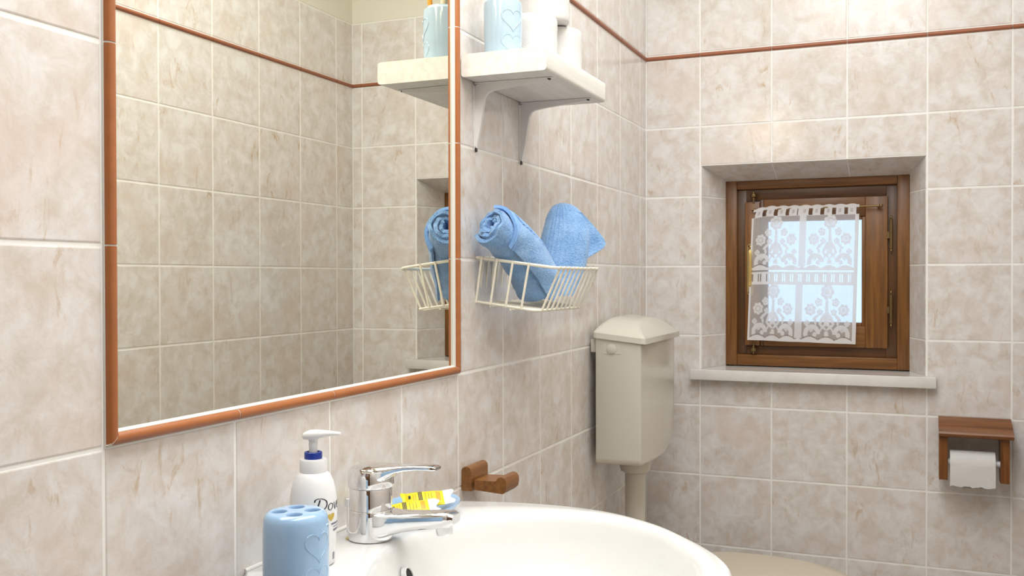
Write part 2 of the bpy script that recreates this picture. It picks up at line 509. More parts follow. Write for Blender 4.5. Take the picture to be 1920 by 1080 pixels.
# back wall, cut around the niche
xcols = [0.0] + [B0 + k * T for k in range(5)] + [W]
for c, (xa, xb) in enumerate(zip(xcols, xcols[1:])):
    for za, zb in rows:
        if 1 <= c <= 3:
            x0_, x1_ = xa, xb
            if zb <= NZ0 - 0.029 or za >= NZ1 - 1e-4:
                tile(wall_back, (xa + xb) / 2, 0, (za + zb) / 2, xb - xa, zb - za, 0)
            elif za < NZ0 - 0.029 < zb:
                tile(wall_back, (xa + xb) / 2, 0, (za + NZ0 - 0.029) / 2, xb - xa, NZ0 - 0.029 - za, 0)
            elif za < NZ1 < zb:
                tile(wall_back, (xa + xb) / 2, 0, (zb + NZ1) / 2, xb - xa, zb - NZ1, 0)
        else:
            tile(wall_back, (xa + xb) / 2, 0, (za + zb) / 2, xb - xa, zb - za, 0)
    listello(wall_back, xa, xb, 0, 'B')


# reveals of the niche: cut tiles on the two splayed sides and the sloping head
def rev_tile(pts, nrm, name='reveal_tile'):
    bm = poly_tile_mesh(pts, nrm, gap=0.0013, thick=0.003)
    mk(name, bm, TILE, wall_back, smooth=False)


zr = [NZ0, Z0 - 0.6, Z0 - 0.4, Z0 - 0.2]
LN = Vector((ND, -(WX0 - NX0), 0)); RN = Vector((-ND, -(NX1 - WX1), 0))
for side in (0, 1):
    xf, xk, nn = (NX0, WX0, LN) if side == 0 else (NX1, WX1, RN)
    o_ = nn.normalized() * 0.0009
    for i in range(4):
        za = zr[i]
        if i < 3: zf = zk = zr[i + 1]
        else: zf, zk = NZ1, WZ1
        rev_tile([Vector(p) + o_ for p in ((xf, 0, za), (xk, ND, za), (xk, ND, zk), (xf, 0, zf))], nn)
HN = Vector((0, -(NZ1 - WZ1), -ND)).normalized()
xt = [NX0, B0 + T, B0 + 2 * T, NX1]
xtk = [WX0, B0 + T, B0 + 2 * T, WX1]
for i in range(3):
    rev_tile([Vector(p) + HN * 0.0009 for p in ((xt[i], 0, NZ1), (xt[i + 1], 0, NZ1), (xtk[i + 1], ND, WZ1), (xtk[i], ND, WZ1))], HN)

# marble sill
bm = bmesh.new()
box(bm, 0.136, 0.782, -0.032, -0.0004, Z0 - 0.7245, Z0 - 0.695, 0.002)
box(bm, NX0 + 0.001, NX1 - 0.001, -0.02, ND + 0.02, Z0 - 0.724, Z0 - 0.6952)
tag(mk('window_sill', bm, MARBLE), 'grey veined marble sill slab under the small window', 'window sill')

# ------------------------------------------------------------------ window
win = bpy.data.objects.new('window_1', None); COL.objects.link(win)
win.location = ((WX0 + WX1) / 2, ND, WZ0); win['_base'] = tuple(win.location); tag(win, kind='structure')
fy0, fy1 = ND, ND + 0.045
FI = (0.243, 0.684, Z0 - 0.660, Z0 - 0.174)
mk('jamb', bxm(WX0, FI[0], fy0, fy1, WZ0, WZ1, 0.002), W_V, win)
mk('jamb', bxm(FI[1], WX1, fy0, fy1, WZ0, WZ1, 0.002), W_V, win)
mk('head_rail', bxm(FI[0], FI[1], fy0 + .002, fy1, FI[3], WZ1, 0.002), W_H, win)
mk('bottom_rail', bxm(FI[0], FI[1], fy0 + .002, fy1, WZ0, FI[2], 0.002), W_H, win)
# recessed frame of the leaf
e0, e1 = fy0 + 0.012, fy0 + 0.04
SI = (0.266, 0.659, Z0 - 0.633, Z0 - 0.206)
fx = bmesh.new()
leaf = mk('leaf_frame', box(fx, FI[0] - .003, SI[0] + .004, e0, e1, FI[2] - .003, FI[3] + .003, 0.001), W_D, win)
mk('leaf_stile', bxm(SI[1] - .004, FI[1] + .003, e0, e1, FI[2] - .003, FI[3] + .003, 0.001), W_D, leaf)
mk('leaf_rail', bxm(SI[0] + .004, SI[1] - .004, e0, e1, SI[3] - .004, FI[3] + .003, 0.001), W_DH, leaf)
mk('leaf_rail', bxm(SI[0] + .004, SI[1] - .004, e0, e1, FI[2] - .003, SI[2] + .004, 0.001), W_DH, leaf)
# raised sash
GX0, GX1, GZ0, GZ1 = 0.330, 0.590, Z0 - 0.562, Z0 - 0.270
q0, q1 = fy0 + 0.002, fy0 + 0.034
sash = mk('sash_stile', bxm(SI[0], 0.309, q0 - .003, q1, SI[2], SI[3] - .006, 0.002), W_V, win)
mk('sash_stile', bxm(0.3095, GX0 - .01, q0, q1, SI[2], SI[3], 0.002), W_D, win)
mk('sash_stile', bxm(GX1 + .01, SI[1], q0, q1, SI[2], SI[3], 0.002), W_V, win)
mk('sash_rail', bxm(GX0 - .01, GX1 + .01, q0 + .0006, q1, GZ1 + .01, SI[3], 0.002), W_H, win)
mk('sash_rail', bxm(GX0 - .01, GX1 + .01, q0 + .0006, q1, SI[2], GZ0 - .01, 0.002), W_H, win)
# beads holding the pane
for nm, b_ in (('l', (GX0 - .011, GX0, GZ0 - .011, GZ1 + .011)), ('r', (GX1, GX1 + .011, GZ0 - .011, GZ1 + .011))):
    mk('glazing_bead', bxm(b_[0], b_[1], q0 + .007, q1, b_[2], b_[3], 0.002), W_V, win)
for b_ in ((GZ0 - .011, GZ0), (GZ1, GZ1 + .011)):
    mk('glazing_bead', bxm(GX0, GX1, q0 + .007, q1, b_[0], b_[1], 0.002), W_H, win)
mk('pane', bxm(GX0 - .002, GX1 + .002, q0 + .018, q0 + .022, GZ0 - .002, GZ1 + .002), glass_material(), win, smooth=False)
# hinges: turned brass barrels with a knob at each end
for hz in (Z0 - 0.313, Z0 - 0.522):
    pr = [(0, -.052), (.0022, -.050), (.0035, -.046), (.0022, -.042), (.0042, -.040), (.0042, -.001), (.0048, -.001), (.0048, .001), (.0042, .001), (.0042, .040), (.0022, .042), (.0035, .046), (.0022, .050), (0, .052)]
    hg = mk('hinge', lathe(bmesh.new(), pr, (0.668, fy0 - .002, hz), 14), BRASS, win)
    mk('hinge_leaf', bxm(0.655, 0.668, q0 - .0012, q0 - .0002, hz - .012, hz + .006), BRASS, hg)
# pull handle on a brass plate
bm = bmesh.new()
extrude_poly(bm, [(x + 0.283, q0 - .0035, z + Z0 - 0.410) for x, z in rrect(0.019, 0.152, 0.009)], (0, -0.003, 0))
hp = mk('handle_plate', bm, BRASSP, win)
pth = catmull([(0.284, q0 - .006, Z0 - .345), (0.285, q0 - .022, Z0 - .358), (0.286, q0 - .026, Z0 - .41), (0.285, q0 - .022, Z0 - .462), (0.284, q0 - .006, Z0 - .475)], 6)
mk('handle_grip', tube(bmesh.new(), pth, 0.0052, 10), BRASSP, hp)
for sz in (-.342, -.478):
    mk('screw', lathe(bmesh.new(), [(0, 0), (.003, 0), (.003, .0005), (0, .0008)], (0, 0, 0), 10), SCREW, None).matrix_world = Matrix.Translation((0.279, q0 - .0068, Z0 + sz)) @ Matrix.Rotation(pi / 2, 4, 'X')
    so = bpy.data.objects[-1] if False else [o for o in COL.objects if o.name.startswith('screw')][-1]
    mw = so.matrix_world.copy(); so.parent = hp
    so.matrix_basis = Matrix.Translation(-Vector(hp['_base'])) @ mw
# turn buttons top and bottom
for kz, sgn in ((Z0 - 0.193, 1), (Z0 - 0.645, -1)):
    kb = mk('bolt_knob', lathe(bmesh.new(), [(0, -.012), (.004, -.012), (.004, -.007), (.0085, -.005), (.0095, 0), (.0085, .004), (.004, .006), (.003, .011), (0, .012)], (0.292, fy0 - .004, kz), 16), BRASS, win)
    mk('bolt_pin', tube(bmesh.new(), [(0.292, fy0 - .003, kz), (0.292, fy0 - .002, kz + sgn * -0.022)], 0.003, 8), BRASS, kb)
# curtain rod
rod = thing('curtain_rod', (0.46, 0.10, Z0 - 0.236), 'thin aged brass rod carrying the lace curtain on the window sash', 'curtain rod')
mk('rod', tube(bmesh.new(), [(0.288, 0.104, Z0 - 0.2355), (0.640, 0.104, Z0 - 0.2345)], 0.0028, 10), BRASS, rod)
mk('finial', lathe(bmesh.new(), [(0, -.005), (.004, -.004), (.0055, 0), (.004, .004), (0, .005)], (0.642, 0.104, Z0 - 0.2345), 12), BRASS, rod)
mk('bracket', bxm(0.632, 0.637, 0.104, q0 + .001, Z0 - .239, Z0 - .230, 0.001), BRASS, rod)
mk('bracket', bxm(0.289, 0.294, 0.104, q0 - .002, Z0 - .240, Z0 - .231, 0.001), BRASS, rod)


# lace curtain
def lace_density(u, v):
    """u across 0..1, v down 0..1 -> how closed the lace is"""
    solid, net = 0.98, 0.50
    # heading with slots the rod shows through
    if v < 0.075:
        ph = (u * 9.2 - 0.1) % 1.0
        if 0.022 < v < 0.07 and (ph < 0.17 or ph > 0.85) and abs(u - 0.49) > 0.05: return 0.04
        if 0.03 < v < 0.055 and 0.40 < ph < 0.62: return 0.7
        return solid
    if u < 0.018 or u > 0.965: return solid
    tier = 0 if v < 0.475 else 1
    if tier == 0: q = (v - 0.075) / (0.475 - 0.075)
    else:
        if v < 0.485: return 0.35
        if v < 0.58:
            ph = (u * 13.2) % 1.0
            if 0.50 < v - 0.0 < 0.56 and (0.10 < ph < 0.2 or 0.36 < ph < 0.46) : return 0.10
            return solid
        q = (v - 0.58) / (1 - 0.58)
    cu = 0.49 if tier == 0 else 0.475
    if abs(u - cu) < 0.032 and q < 0.93: return solid - 0.06
    # panel coordinates
    if u < cu: p = (u - 0.02) / (cu - 0.03 - 0.02) * 2 - 1
    else: p = (u - cu - 0.03) / (0.965 - cu - 0.03) * 2 - 1
    asp = 1.12 if tier == 0 else 1.12       # panel height over half width, roughly

    def dist(cx, cy): return math.hypot(p - cx, (q - cy) * 2 * asp * 0.92)

    def flower(cx, cy, r, k, ph=0.0):
        d = dist(cx, cy)
        if d > r * 1.25: return None
        a = math.atan2((q - cy) * 2, p - cx)
        rad = r * (0.84 + 0.2 * abs(cos(a * k / 2 + ph)))
        if d < rad:
            if abs(d - rad * 0.5) < r * 0.07 or (d > r * .5 and abs(cos(a * k / 2 + ph)) < 0.13): return 0.72
            return 0.95
        return None
    # scalloped hem
    hem = 0.945 - 0.055 * abs(cos(p * pi * 1.5))
    if abs(q - hem) < 0.011: return 0.25 if (p * 40) % 1 < 0.72 else 0.6
    if q > hem: return solid
    ap = abs(p)
    for fl in ((0, 0.12, 0.27, 7, 0), (0.66, 0.43, 0.22, 7, 0.4), (0.34, 0.30, 0.15, 5, 0.2), (0.28, 0.47, 0.12, 5, 0.7), (0.80, 0.66, 0.11, 4, 0), (0.62, 0.78, 0.08, 4, 0.4)):
        r = flower(fl[0], fl[1], fl[2], fl[3], fl[4]) if fl[0] == 0 else None
        if fl[0] != 0:
            dd = math.hypot(ap - fl[0], (q - fl[1]) * 2 * asp * .92)
            if dd < fl[2] * 1.1:
                a = math.atan2((q - fl[1]) * 2, ap - fl[0]); rad = fl[2] * (0.8 + 0.25 * abs(cos(a * fl[3] / 2 + fl[4])))
                if dd < rad: r = 0.72 if abs(dd - rad * .45) < fl[2] * .09 else 0.95
        if r: return r
    # stem, buds and leaves
    def ell(cx, cy, rx, ry, ang):
        dx, dy = ap - cx, (q - cy) * 2 * asp * .92
        ca, sa = cos(ang), sin(ang)
        return ((dx * ca + dy * sa) / rx) ** 2 + ((-dx * sa + dy * ca) / ry) ** 2 < 1
    for e_ in ((0.0, 0.42, .07, .2, 0), (0.0, 0.30, .06, .12, 0), (0.17, 0.58, .07, .24, -0.5), (0.43, 0.56, .055, .17, -0.9), (0.05, 0.62, .06, .2, -.15), (0.16, 0.72, .05, .2, 0.9), (0.45, .64, .05, .12, .2), (0.5, .12, .0, .0, 0) if False else (0.0, 0.55, .05, .15, 0)):
        if ell(*e_): return 0.93
    # scrolls
    d = math.hypot(ap - 0.58, (q - 0.85) * 2 * asp * .92)
    a = math.atan2((q - 0.85) * 2, ap - 0.58)
    if 0.17 < d < 0.34 and a < 0.5: return 0.95
    d2 = math.hypot(ap - 0.47, (q - 0.86) * 2)
    if d2 < 0.085: return 0.93
    # hanging drop in the middle
    dx, dy = ap, (q - 0.86) * 2
    dd = (dx / 0.10) ** 2 + (dy / 0.17) ** 2
    if dd < 1: return 0.55 if 0.62 < dd < 0.9 else 0.95
    if ap < 0.3 and abs((q - 0.80) * 2 + 0.25 * cos(ap * 6)) < 0.06: return 0.9
    return net * (0.80 + 0.55 * (0.5 + 0.5 * sin(u * 620)) * (0.5 + 0.5 * sin(v * 800)))


NU, NV = 250, 330
me = bpy.data.meshes.new('lace_curtain')
vs, fs, dens = [], [], []
for j in range(NV + 1):
    v = j / NV
    for i in range(NU + 1):
        u = i / NU
        xl = 0.2905 + (0.2775 - 0.2905) * v; xr = 0.5855 + (0.5755 - 0.5855) * v
        if v < 0.05: xl += 0.006 * (1 - v / 0.05)
        zl = -0.2275 - 0.008 * max(0, 1 - u / 0.14) * (1 - v); zb = -0.6155 - 0.006 * u
        if v == 0: zl += 0.0035 * abs(sin((u * 9.2 - 0.1) * pi)) - 0.002
        z = zl + (zb - zl) * v
        x = xl + (xr - xl) * u
        y = 0.100 - 0.0035 * sin(u * 16 + v * 2) * (0.4 + v) - 0.004 * v + 0.001 * sin(u * 57)
        vs.append((x, y, Z0 + z)); dens.append(lace_density(u, v))
for j in range(NV):
    for i in range(NU):
        a = j * (NU + 1) + i
        fs.append((a, a + 1, a + NU + 2, a + NU + 1))
lo = Vector((0.43, 0.10, Z0 - 0.62))
me.from_pydata([tuple(Vector(p) - lo) for p in vs], [], fs)
at = me.attributes.new('lace', 'FLOAT', 'POINT')
at.data.foreach_set('value', dens)
me.polygons.foreach_set('use_smooth', [True] * len(fs))
me.materials.append(lace_material())
cur = bpy.data.objects.new('lace_curtain', me); COL.objects.link(cur); cur.location = lo
tag(cur, 'white floral lace curtain with two tiers hanging over the window pane', 'curtain')

# ------------------------------------------------------------------ mirror and its terracotta border
mir = thing('wall_mirror', (0, (MY0 + MY1) / 2, MZ0), 'large wall mirror bordered with terracotta tile strips above the washbasin', 'mirror')
TW = 0.0140; SW = 0.0024
gy0, gy1, gz0 = MY0 + TW + SW, MY1 - TW - SW, MZ0 + TW + SW
mz1 = MZ1 - TW - SW
mk('mirror_glass', bxm(-0.009, -0.0025, gy0 - .004, gy1 + .004, gz0 - .004, mz1 + .004), mirror_material(), mir, smooth=False)
# pale sealant bevel between border and glass
bm = bmesh.new()
o_ = [(MY0 + TW - .001, MZ0 + TW - .001), (MY1 - TW + .001, MZ0 + TW - .001), (MY1 - TW + .001, MZ1 - TW + .001), (MY0 + TW - .001, MZ1 - TW + .001)]
i_ = [(gy0, gz0), (gy1, gz0), (gy1, mz1), (gy0, mz1)]
loft(bm, [[(-0.010, y, z) for y, z in o_], [(0.0012, y, z) for y, z in o_], [(-0.0022, y, z) for y, z in i_], [(-0.010, y, z) for y, z in i_]], caps=False)
mk('sealant_bevel', bm, SEAL, mir, smooth=False)


def trim_piece(p, q_, inn, m0=False, m1=False):
    """half-round strip from p to q_ along the mirror field's edge, inn = inward direction, m0/m1 = mitred ends"""
    p, q_, inn = Vector(p), Vector(q_), Vector(inn)
    d = (q_ - p).normalized(); e = 0.0009
    n = 8; secs = []
    for end, s, mit in ((p, 1, m0), (q_, -1, m1)):
        sec = []
        for i in range(n + 1):
            t = pi * i / n
            w_ = 0.0012 + (TW - 0.0016) * (0.5 - 0.5 * cos(t))
            hgt = 0.0005 + 0.0080 * sin(t) ** 0.75
            off = (w_ if mit else 0) + e
            sec.append(end + inn * w_ + d * s * off + Vector((hgt, 0, 0)))
        w0, w1 = 0.0012, TW - 0.0004
        sec.append(end + inn * w1 + d * s * ((w1 if mit else 0) + e) + Vector((-0.006, 0, 0)))
        sec.append(end + inn * w0 + d * s * ((w0 if mit else 0) + e) + Vector((-0.006, 0, 0)))
        secs.append(sec)
    bm = bmesh.new(); loft(bm, secs); return bm


for k in range(4):
    y0, y1 = MY0 + k * T, MY0 + (k + 1) * T
    mk('border_strip', trim_piece((0, y0, MZ0), (0, y1, MZ0), (0, 0, 1), k == 0, k == 3), TERRA, mir)
    mk('border_strip', trim_piece((0, y0, MZ1), (0, y1, MZ1), (0, 0, -1), k == 0, k == 3), TERRA, mir)
    z0, z1 = MZ0 + k * T, MZ0 + (k + 1) * T
    mk('border_strip', trim_piece((0, MY0, z0), (0, MY0, z1), (0, 1, 0), k == 0, k == 3), TERRA, mir)
    mk('border_strip', trim_piece((0, MY1, z0), (0, MY1, z1), (0, -1, 0), k == 0, k == 3), TERRA, mir)
# grout in the joints of the strips
def joint(p, inn, d):
    p, inn, d = Vector(p), Vector(inn), Vector(d)
    bm = bmesh.new(); secs = []
    for s in (-0.0008, 0.0008):
        sec = []
        for i in range(9):
            t = pi * i / 8
            sec.append(p + inn * (0.0014 + (TW - 0.0020) * (0.5 - 0.5 * cos(t))) + d * s + Vector((0.0004 + 0.0073 * sin(t) ** 0.75, 0, 0)))
        sec += [p + inn * (TW - .0006) + d * s + Vector((-.004, 0, 0)), p + inn * .0014 + d * s + Vector((-.004, 0, 0))]
        secs.append(sec)
    loft(bm, secs); mk('joint', bm, SEAL, mir)


for k in (1, 2, 3):
    joint((0, MY0 + k * T, MZ0), (0, 0, 1), (0, 1, 0))
    joint((0, MY0, MZ0 + k * T), (0, 1, 0), (0, 0, 1)); joint((0, MY1, MZ0 + k * T), (0, -1, 0), (0, 0, 1))
# mitre joints in the two lower corners
for yc, sg in ((MY0, 1), (MY1, -1)):
    bm = bmesh.new(); secs = []
    for i in range(9):
        t = pi * i / 8; w_ = 0.0013 + (TW - .0018) * (0.5 - 0.5 * cos(t)); hh_ = .0004 + .0074 * sin(t) ** .75
        c_ = Vector((0, yc + sg * w_, MZ0 + w_)); e_ = Vector((0, sg, -1)) * 0.0009
        secs.append([c_ + e_ + Vector((hh_, 0, 0)), c_ - e_ + Vector((hh_, 0, 0)), c_ - e_ + Vector((-.004, 0, 0)), c_ + e_ + Vector((-.004, 0, 0))])
    loft(bm, secs); mk('joint', bm, SEAL, mir)
# grout bed under the strips
bm = bmesh.new()
o_ = [(MY0 + .0002, MZ0 + .0002), (MY1 - .0002, MZ0 + .0002), (MY1 - .0002, MZ1 - .0002), (MY0 + .0002, MZ1 - .0002)]
i_ = [(MY0 + TW, MZ0 + TW), (MY1 - TW, MZ0 + TW), (MY1 - TW, MZ1 - TW), (MY0 + TW, MZ1 - TW)]
loft(bm, [[(-0.010, y, z) for y, z in o_], [(0.0012, y, z) for y, z in o_], [(0.0022, y, z) for y, z in i_], [(-0.010, y, z) for y, z in i_]], caps=False)
mk('grout_bed', bm, SEAL, mir, smooth=False)

# ------------------------------------------------------------------ shelf, brackets
SY0, SY1, SX, SZ0, SZ1 = -1.2555, -0.922, 0.161, Z0 - 0.0825, Z0 - 0.0425
bm = bmesh.new()
sec = [(x + SX / 2 + .0008, 0, z + (SZ0 + SZ1) / 2) for x, z in rrect(SX - .0016, SZ1 - SZ0, 0.006, 4)]
extrude_poly(bm, [(x, SY0, z) for x, _, z in sec], (0, SY1 - SY0, 0))
shelf = mk('wall_shelf', bm, W_SHELF)
tag(shelf, 'white painted thick wooden shelf board beside the mirror', 'shelf')


def bracket(y0, label):
    t = thing('shelf_bracket', (0, y0, Z0 - 0.21), label, 'bracket', 'steel brackets under the shelf')
    zt = SZ0 - 0.0006
    # pressed arms: wall arm and shelf arm, tapering outwards
    bm = bmesh.new()
    pts = [(0.0008, zt - 0.110), (0.0008, zt - .012)] + [(0.0008 + .012 * (1 - cos(a)), zt - .012 + .012 * sin(a)) for a in (0.4, 0.8, 1.2, pi / 2)] + [(0.140, zt)]
    # side outline of the folded rib (x, z), extruded along y
    inner = [(0.143, zt - 0.0045), (0.10, zt - 0.0082), (0.055, zt - 0.0125), (0.034, zt - 0.0155), (0.0262, zt - 0.0195), (0.0215, zt - 0.027), (0.0170, zt - 0.050), (0.0118, zt - 0.085), (0.0045, zt - 0.116)]
    extrude_poly(bm, [(x, y0 - .0035, z) for x, z in pts + inner], (0, 0.007, 0))
    mk('rib', bm, WMETAL, t)
    # flanges
    hw = lambda s: 0.0095 - 0.0045 * s
    bm = bmesh.new()
    secs = []
    for s in (0, .5, 1):
        z = zt - 0.004 - s * 0.112
        secs.append([(0.0003, y0 - hw(s), z), (0.0018, y0 - hw(s), z), (0.0018, y0 + hw(s), z), (0.0003, y0 + hw(s), z)])
    loft(bm, secs)
    lathe_tip = [(0.0003, y0 + hw(1) * cos(a), zt - .116 - hw(1) * 1.5 * sin(a)) for a in [pi * i / 8 for i in range(9)]]
    extrude_poly(bm, lathe_tip, (0.0015, 0, 0))
    mk('wall_flange', bm, WMETAL, t)
    bm = bmesh.new(); secs = []
    for s in (0, .5, 1):
        x = 0.004 + s * 0.146
        secs.append([(x, y0 - hw(s), zt), (x, y0 + hw(s), zt), (x, y0 + hw(s), zt - .0015), (x, y0 - hw(s), zt - .0015)])
    loft(bm, secs)
    mk('shelf_flange', bm, WMETAL, t)
    for px_, pz_, wall in ((0.0018, zt - .119, True), (0.142, zt - .0015, False), (0.026, zt - .0015, False)):
        bm = bmesh.new()
        if wall:
            tube(bm, [(px_, y0, pz_), (px_ + .0022, y0, pz_)], 0.0042, 12)
        else:
            tube(bm, [(px_, y0 + .001, pz_), (px_, y0 + .001, pz_ - .0022)], 0.0042, 12)
        mk('screw', bm, SCREW, t)


bracket(-1.196, 'white steel shelf bracket nearest the mirror')
bracket(-0.979, 'white steel shelf bracket farther from the mirror')


# ------------------------------------------------------------------ toilet rolls
def tp_roll(loc, R, H, label, r0=0.02):
    t = thing('toilet_roll', loc, label, 'toilet roll', 'spare toilet rolls on the shelf')
    x, y, z = loc
    pr = [(r0, .002), (r0 + .002, 0), (R - .004, 0), (R - .001, .0025), (R, .006)]
    for k in range(1, 8):
        pr.append((R + 0.0005 * sin(k * 2.1 + x * 90), .006 + (H - .012) * k / 8))
    pr += [(R, H - .006), (R - .0012, H - .0022), (R - .005, H), (r0 + .002, H), (r0, H - .002)]
    bm = bmesh.new()
    lathe(bm, pr, (x, y, z), 48)
    for fc in [fc for fc in bm.faces if len(fc.verts) > 10]: bm.faces.remove(fc)
    mk('paper', bm, PAPER, t)
    bm = bmesh.new()
    tube(bm, [(x, y, z + .001), (x, y, z + H - .001)], r0 + .0005, 24, caps=False)
    mk('core', bm, CARD, t)
    return t


tp_roll((0.0665, -1.088, SZ1 + .0004), 0.0500, 0.095, 'white toilet roll on the shelf right behind the heart tumbler')
tp_roll((0.0790, -0.9820, SZ1 + .0004), 0.0500, 0.094, 'white toilet roll at the far end of the shelf')
tp_roll((0.0715, -1.034, SZ1 + .0962), 0.0500, 0.095, 'white toilet roll resting on top of the two other rolls')


# ------------------------------------------------------------------ heart relief, tumbler, brush cup
def heart_patch(c, R, az, zc, h, lift=0.0011, n=28):
    """embossed heart wrapped on a cylinder of radius R(z) about c"""
    def pt(a, s):
        # classic heart, height about 1
        X = 16 * sin(a) ** 3; Y = 13 * cos(a) - 5 * cos(2 * a) - 2 * cos(3 * a) - cos(4 * a)
        return X / 29 * s, (Y + 2.5) / 29 * s

    def on(x, z, d):
        zz = zc + z; r = (R(zz) if callable(R) else R) + d
        t = az + x / r
        return Vector((c[0] + r * cos(t), c[1] + r * sin(t), zz))
    bm = bmesh.new()
    secs = []
    for s, d in ((1.0, -0.0004), (0.98, lift), (0.90, lift), (0.86, lift * 0.25), (0.45, lift * 0.35), (0.05, lift * 0.4)):
        secs.append([on(*[k * h * 1.0 for k in pt(2 * pi * i / n, s)], d) for i in range(n)])
    rows = loft(bm, secs, caps=False)
    bm.faces.new(rows[-1])
    return bm


tc = (0.0580, -1.2005)
tr = lambda z: 0.0340 - 0.0022 * max(0, min(1, (Z0 + 0.0 - z) / 0.04)) * 0.7 - (0.004 * max(0, (z - Z0 - 0.045) / 0.02) ** 2)
tum = thing('ceramic_tumbler', (tc[0], tc[1], SZ1), 'pale blue ceramic tumbler with embossed hearts on the shelf', 'tumbler')
pr = [(0, 0.0003), (0.029, 0.0003), (0.0315, 0.002)]
for k in range(13):
    z = 0.006 + 0.090 * k / 12
    pr.append((tr(SZ1 + z), z))
pr += [(0.0297, 0.0995), (0.0285, 0.1012), (0.0270, 0.1002), (0.0268, 0.094), (0.0268, 0.01), (0, 0.008)]
mk('cup_body', lathe(bmesh.new(), pr, (tc[0], tc[1], SZ1), 56), LIT_BLUEC, tum)
for hz in (0.000, 0.043):
    mk('heart_relief', heart_patch(tc, tr, math.radians(-36), SZ1 + 0.016 + hz, 0.041), LIT_BLUEC, tum)
    mk('heart_relief', heart_patch(tc, tr, math.radians(-216), SZ1 + 0.016 + hz, 0.041), LIT_BLUEC, tum)
brushes = [((0.016, -0.012), (0.010, -0.010), (0.75, 0.33, 0.02), 'orange'), ((0.006, 0.016), (0.0, 0.012), (0.80, 0.75, 0.55), 'cream'),
           ((-0.010, 0.010), (-0.012, 0.006), (0.33, 0.24, 0.14), 'brown'), ((-0.016, -0.010), (-0.012, -0.012), (0.16, 0.17, 0.12), 'dark olive')]
for (bx, by), (lx, ly), colr, nm in brushes:
    base = (tc[0] + bx * 0.75, tc[1] + by * 0.75, SZ1 + 0.0125)
    t = thing('toothbrush', base, nm + ' toothbrush handle sticking out of the heart tumbler', 'toothbrush', 'toothbrushes in the tumbler')
    m_ = plain('brush_' + nm.replace(' ', '_'), colr, 0.35)
    tip = Vector((tc[0] + bx * 1.1, tc[1] + by * 1.1, SZ1 + 0.112)); d = (tip - Vector(base)).normalized()
    P = [Vector(base) + d * s for s in (0, .01, .05, .10, .14, .165)]
    mk('handle', tube(bmesh.new(), P, [.003, .0048, .0045, .0048, .003, .0028], 8), m_, t)
    hd = P[-1]
    bm = bmesh.new(); box(bm, hd.x - .005, hd.x + .005, hd.y - .002, hd.y + .002, hd.z - .001, hd.z + .026, .0015)
    hh = mk('head', bm, m_, t)
    bm = bmesh.new(); box(bm, hd.x - .0045, hd.x + .0045, hd.y - .012, hd.y - .002, hd.z + .002, hd.z + .025, .001)
    mk('bristles', bm, WPLAS, hh)

# ------------------------------------------------------------------ wire basket with two towels
BT = math.radians(7.5)
BO = Vector((0.0045, 0, Z0 - 0.396))


def bk(x, y, z):
    """basket space (back on the wall, rim at z = 0) -> world"""
    return Vector((BO.x + x * cos(BT) + z * sin(BT), y, BO.z - x * sin(BT) + z * cos(BT)))


BY0, BY1 = -1.196, -0.936
DT, DB, BH = 0.150, 0.124, 0.080


def rim_path(d, y0, y1, z, r):
    out = [(0, y0)]
    for i in range(7):
        a = pi / 2 * i / 6
        out.append((d - r + r * sin(a), y0 + r - r * cos(a)))
    for i in range(7):
        a = pi / 2 * i / 6
        out.append((d - r + r * cos(a), y1 - r + r * sin(a)))
    out.append((0, y1))
    return [bk(x, y, z) for x, y in out]


bas = thing('wire_basket', tuple(bk(0.06, -1.066, -BH)), 'cream coated wire basket on the wall holding two blue towels', 'basket')
mk('rim', tube(bmesh.new(), rim_path(DT, BY0, BY1, 0, 0.022), 0.0029, 8, closed=True), CREAM_WIRE, bas)
mk('floor_frame', tube(bmesh.new(), rim_path(DB, BY0 + .004, BY1 - .012, -BH, 0.018), 0.0024, 8, closed=True), CREAM_WIRE, bas)
WR = 0.0022


def bend(pts, r=0.006):
    out = [Vector(pts[0])]
    for a, b, c in zip(pts, pts[1:], pts[2:]):
        a, b, c = Vector(a), Vector(b), Vector(c)
        p = b + (a - b).normalized() * r; q_ = b + (c - b).normalized() * r
        for i in range(4):
            t = i / 3
            out.append(p * (1 - t) ** 2 + b * 2 * t * (1 - t) + q_ * t * t)
    out.append(Vector(pts[-1])); return out


for k in range(10):                     # front wires run down, under and up the back
    y = BY0 + 0.026 + k * (BY1 - BY0 - 0.042) / 9
    pts = [bk(DT + .0015, y, 0.003), bk(DB + .0015, y, -BH - .002), bk(0.001, y, -BH - .002), bk(0.001, y, 0.003)]
    mk('wire', tube(bmesh.new(), bend(pts), WR, 7), CREAM_WIRE, bas)
for x0, x1 in ((0.010, 0.007), (0.040, 0.036), (0.071, 0.066), (0.102, 0.096)):
    for ya, yb in ((BY0, BY0 + .004), (BY1, BY1 - .012)):
        sg = -1 if ya == BY0 else 1
        mk('end_wire', tube(bmesh.new(), [bk(x0, ya + sg * .0025, .003), bk(x1, yb + sg * .0025, -BH - .001)], WR, 7), CREAM_WIRE, bas)
for x in (0.035, 0.075):
    mk('floor_wire', tube(bmesh.new(), [bk(x, BY0 + .004, -BH - .004), bk(x, BY1 - .012, -BH - .004)], WR, 7), CREAM_WIRE, bas)


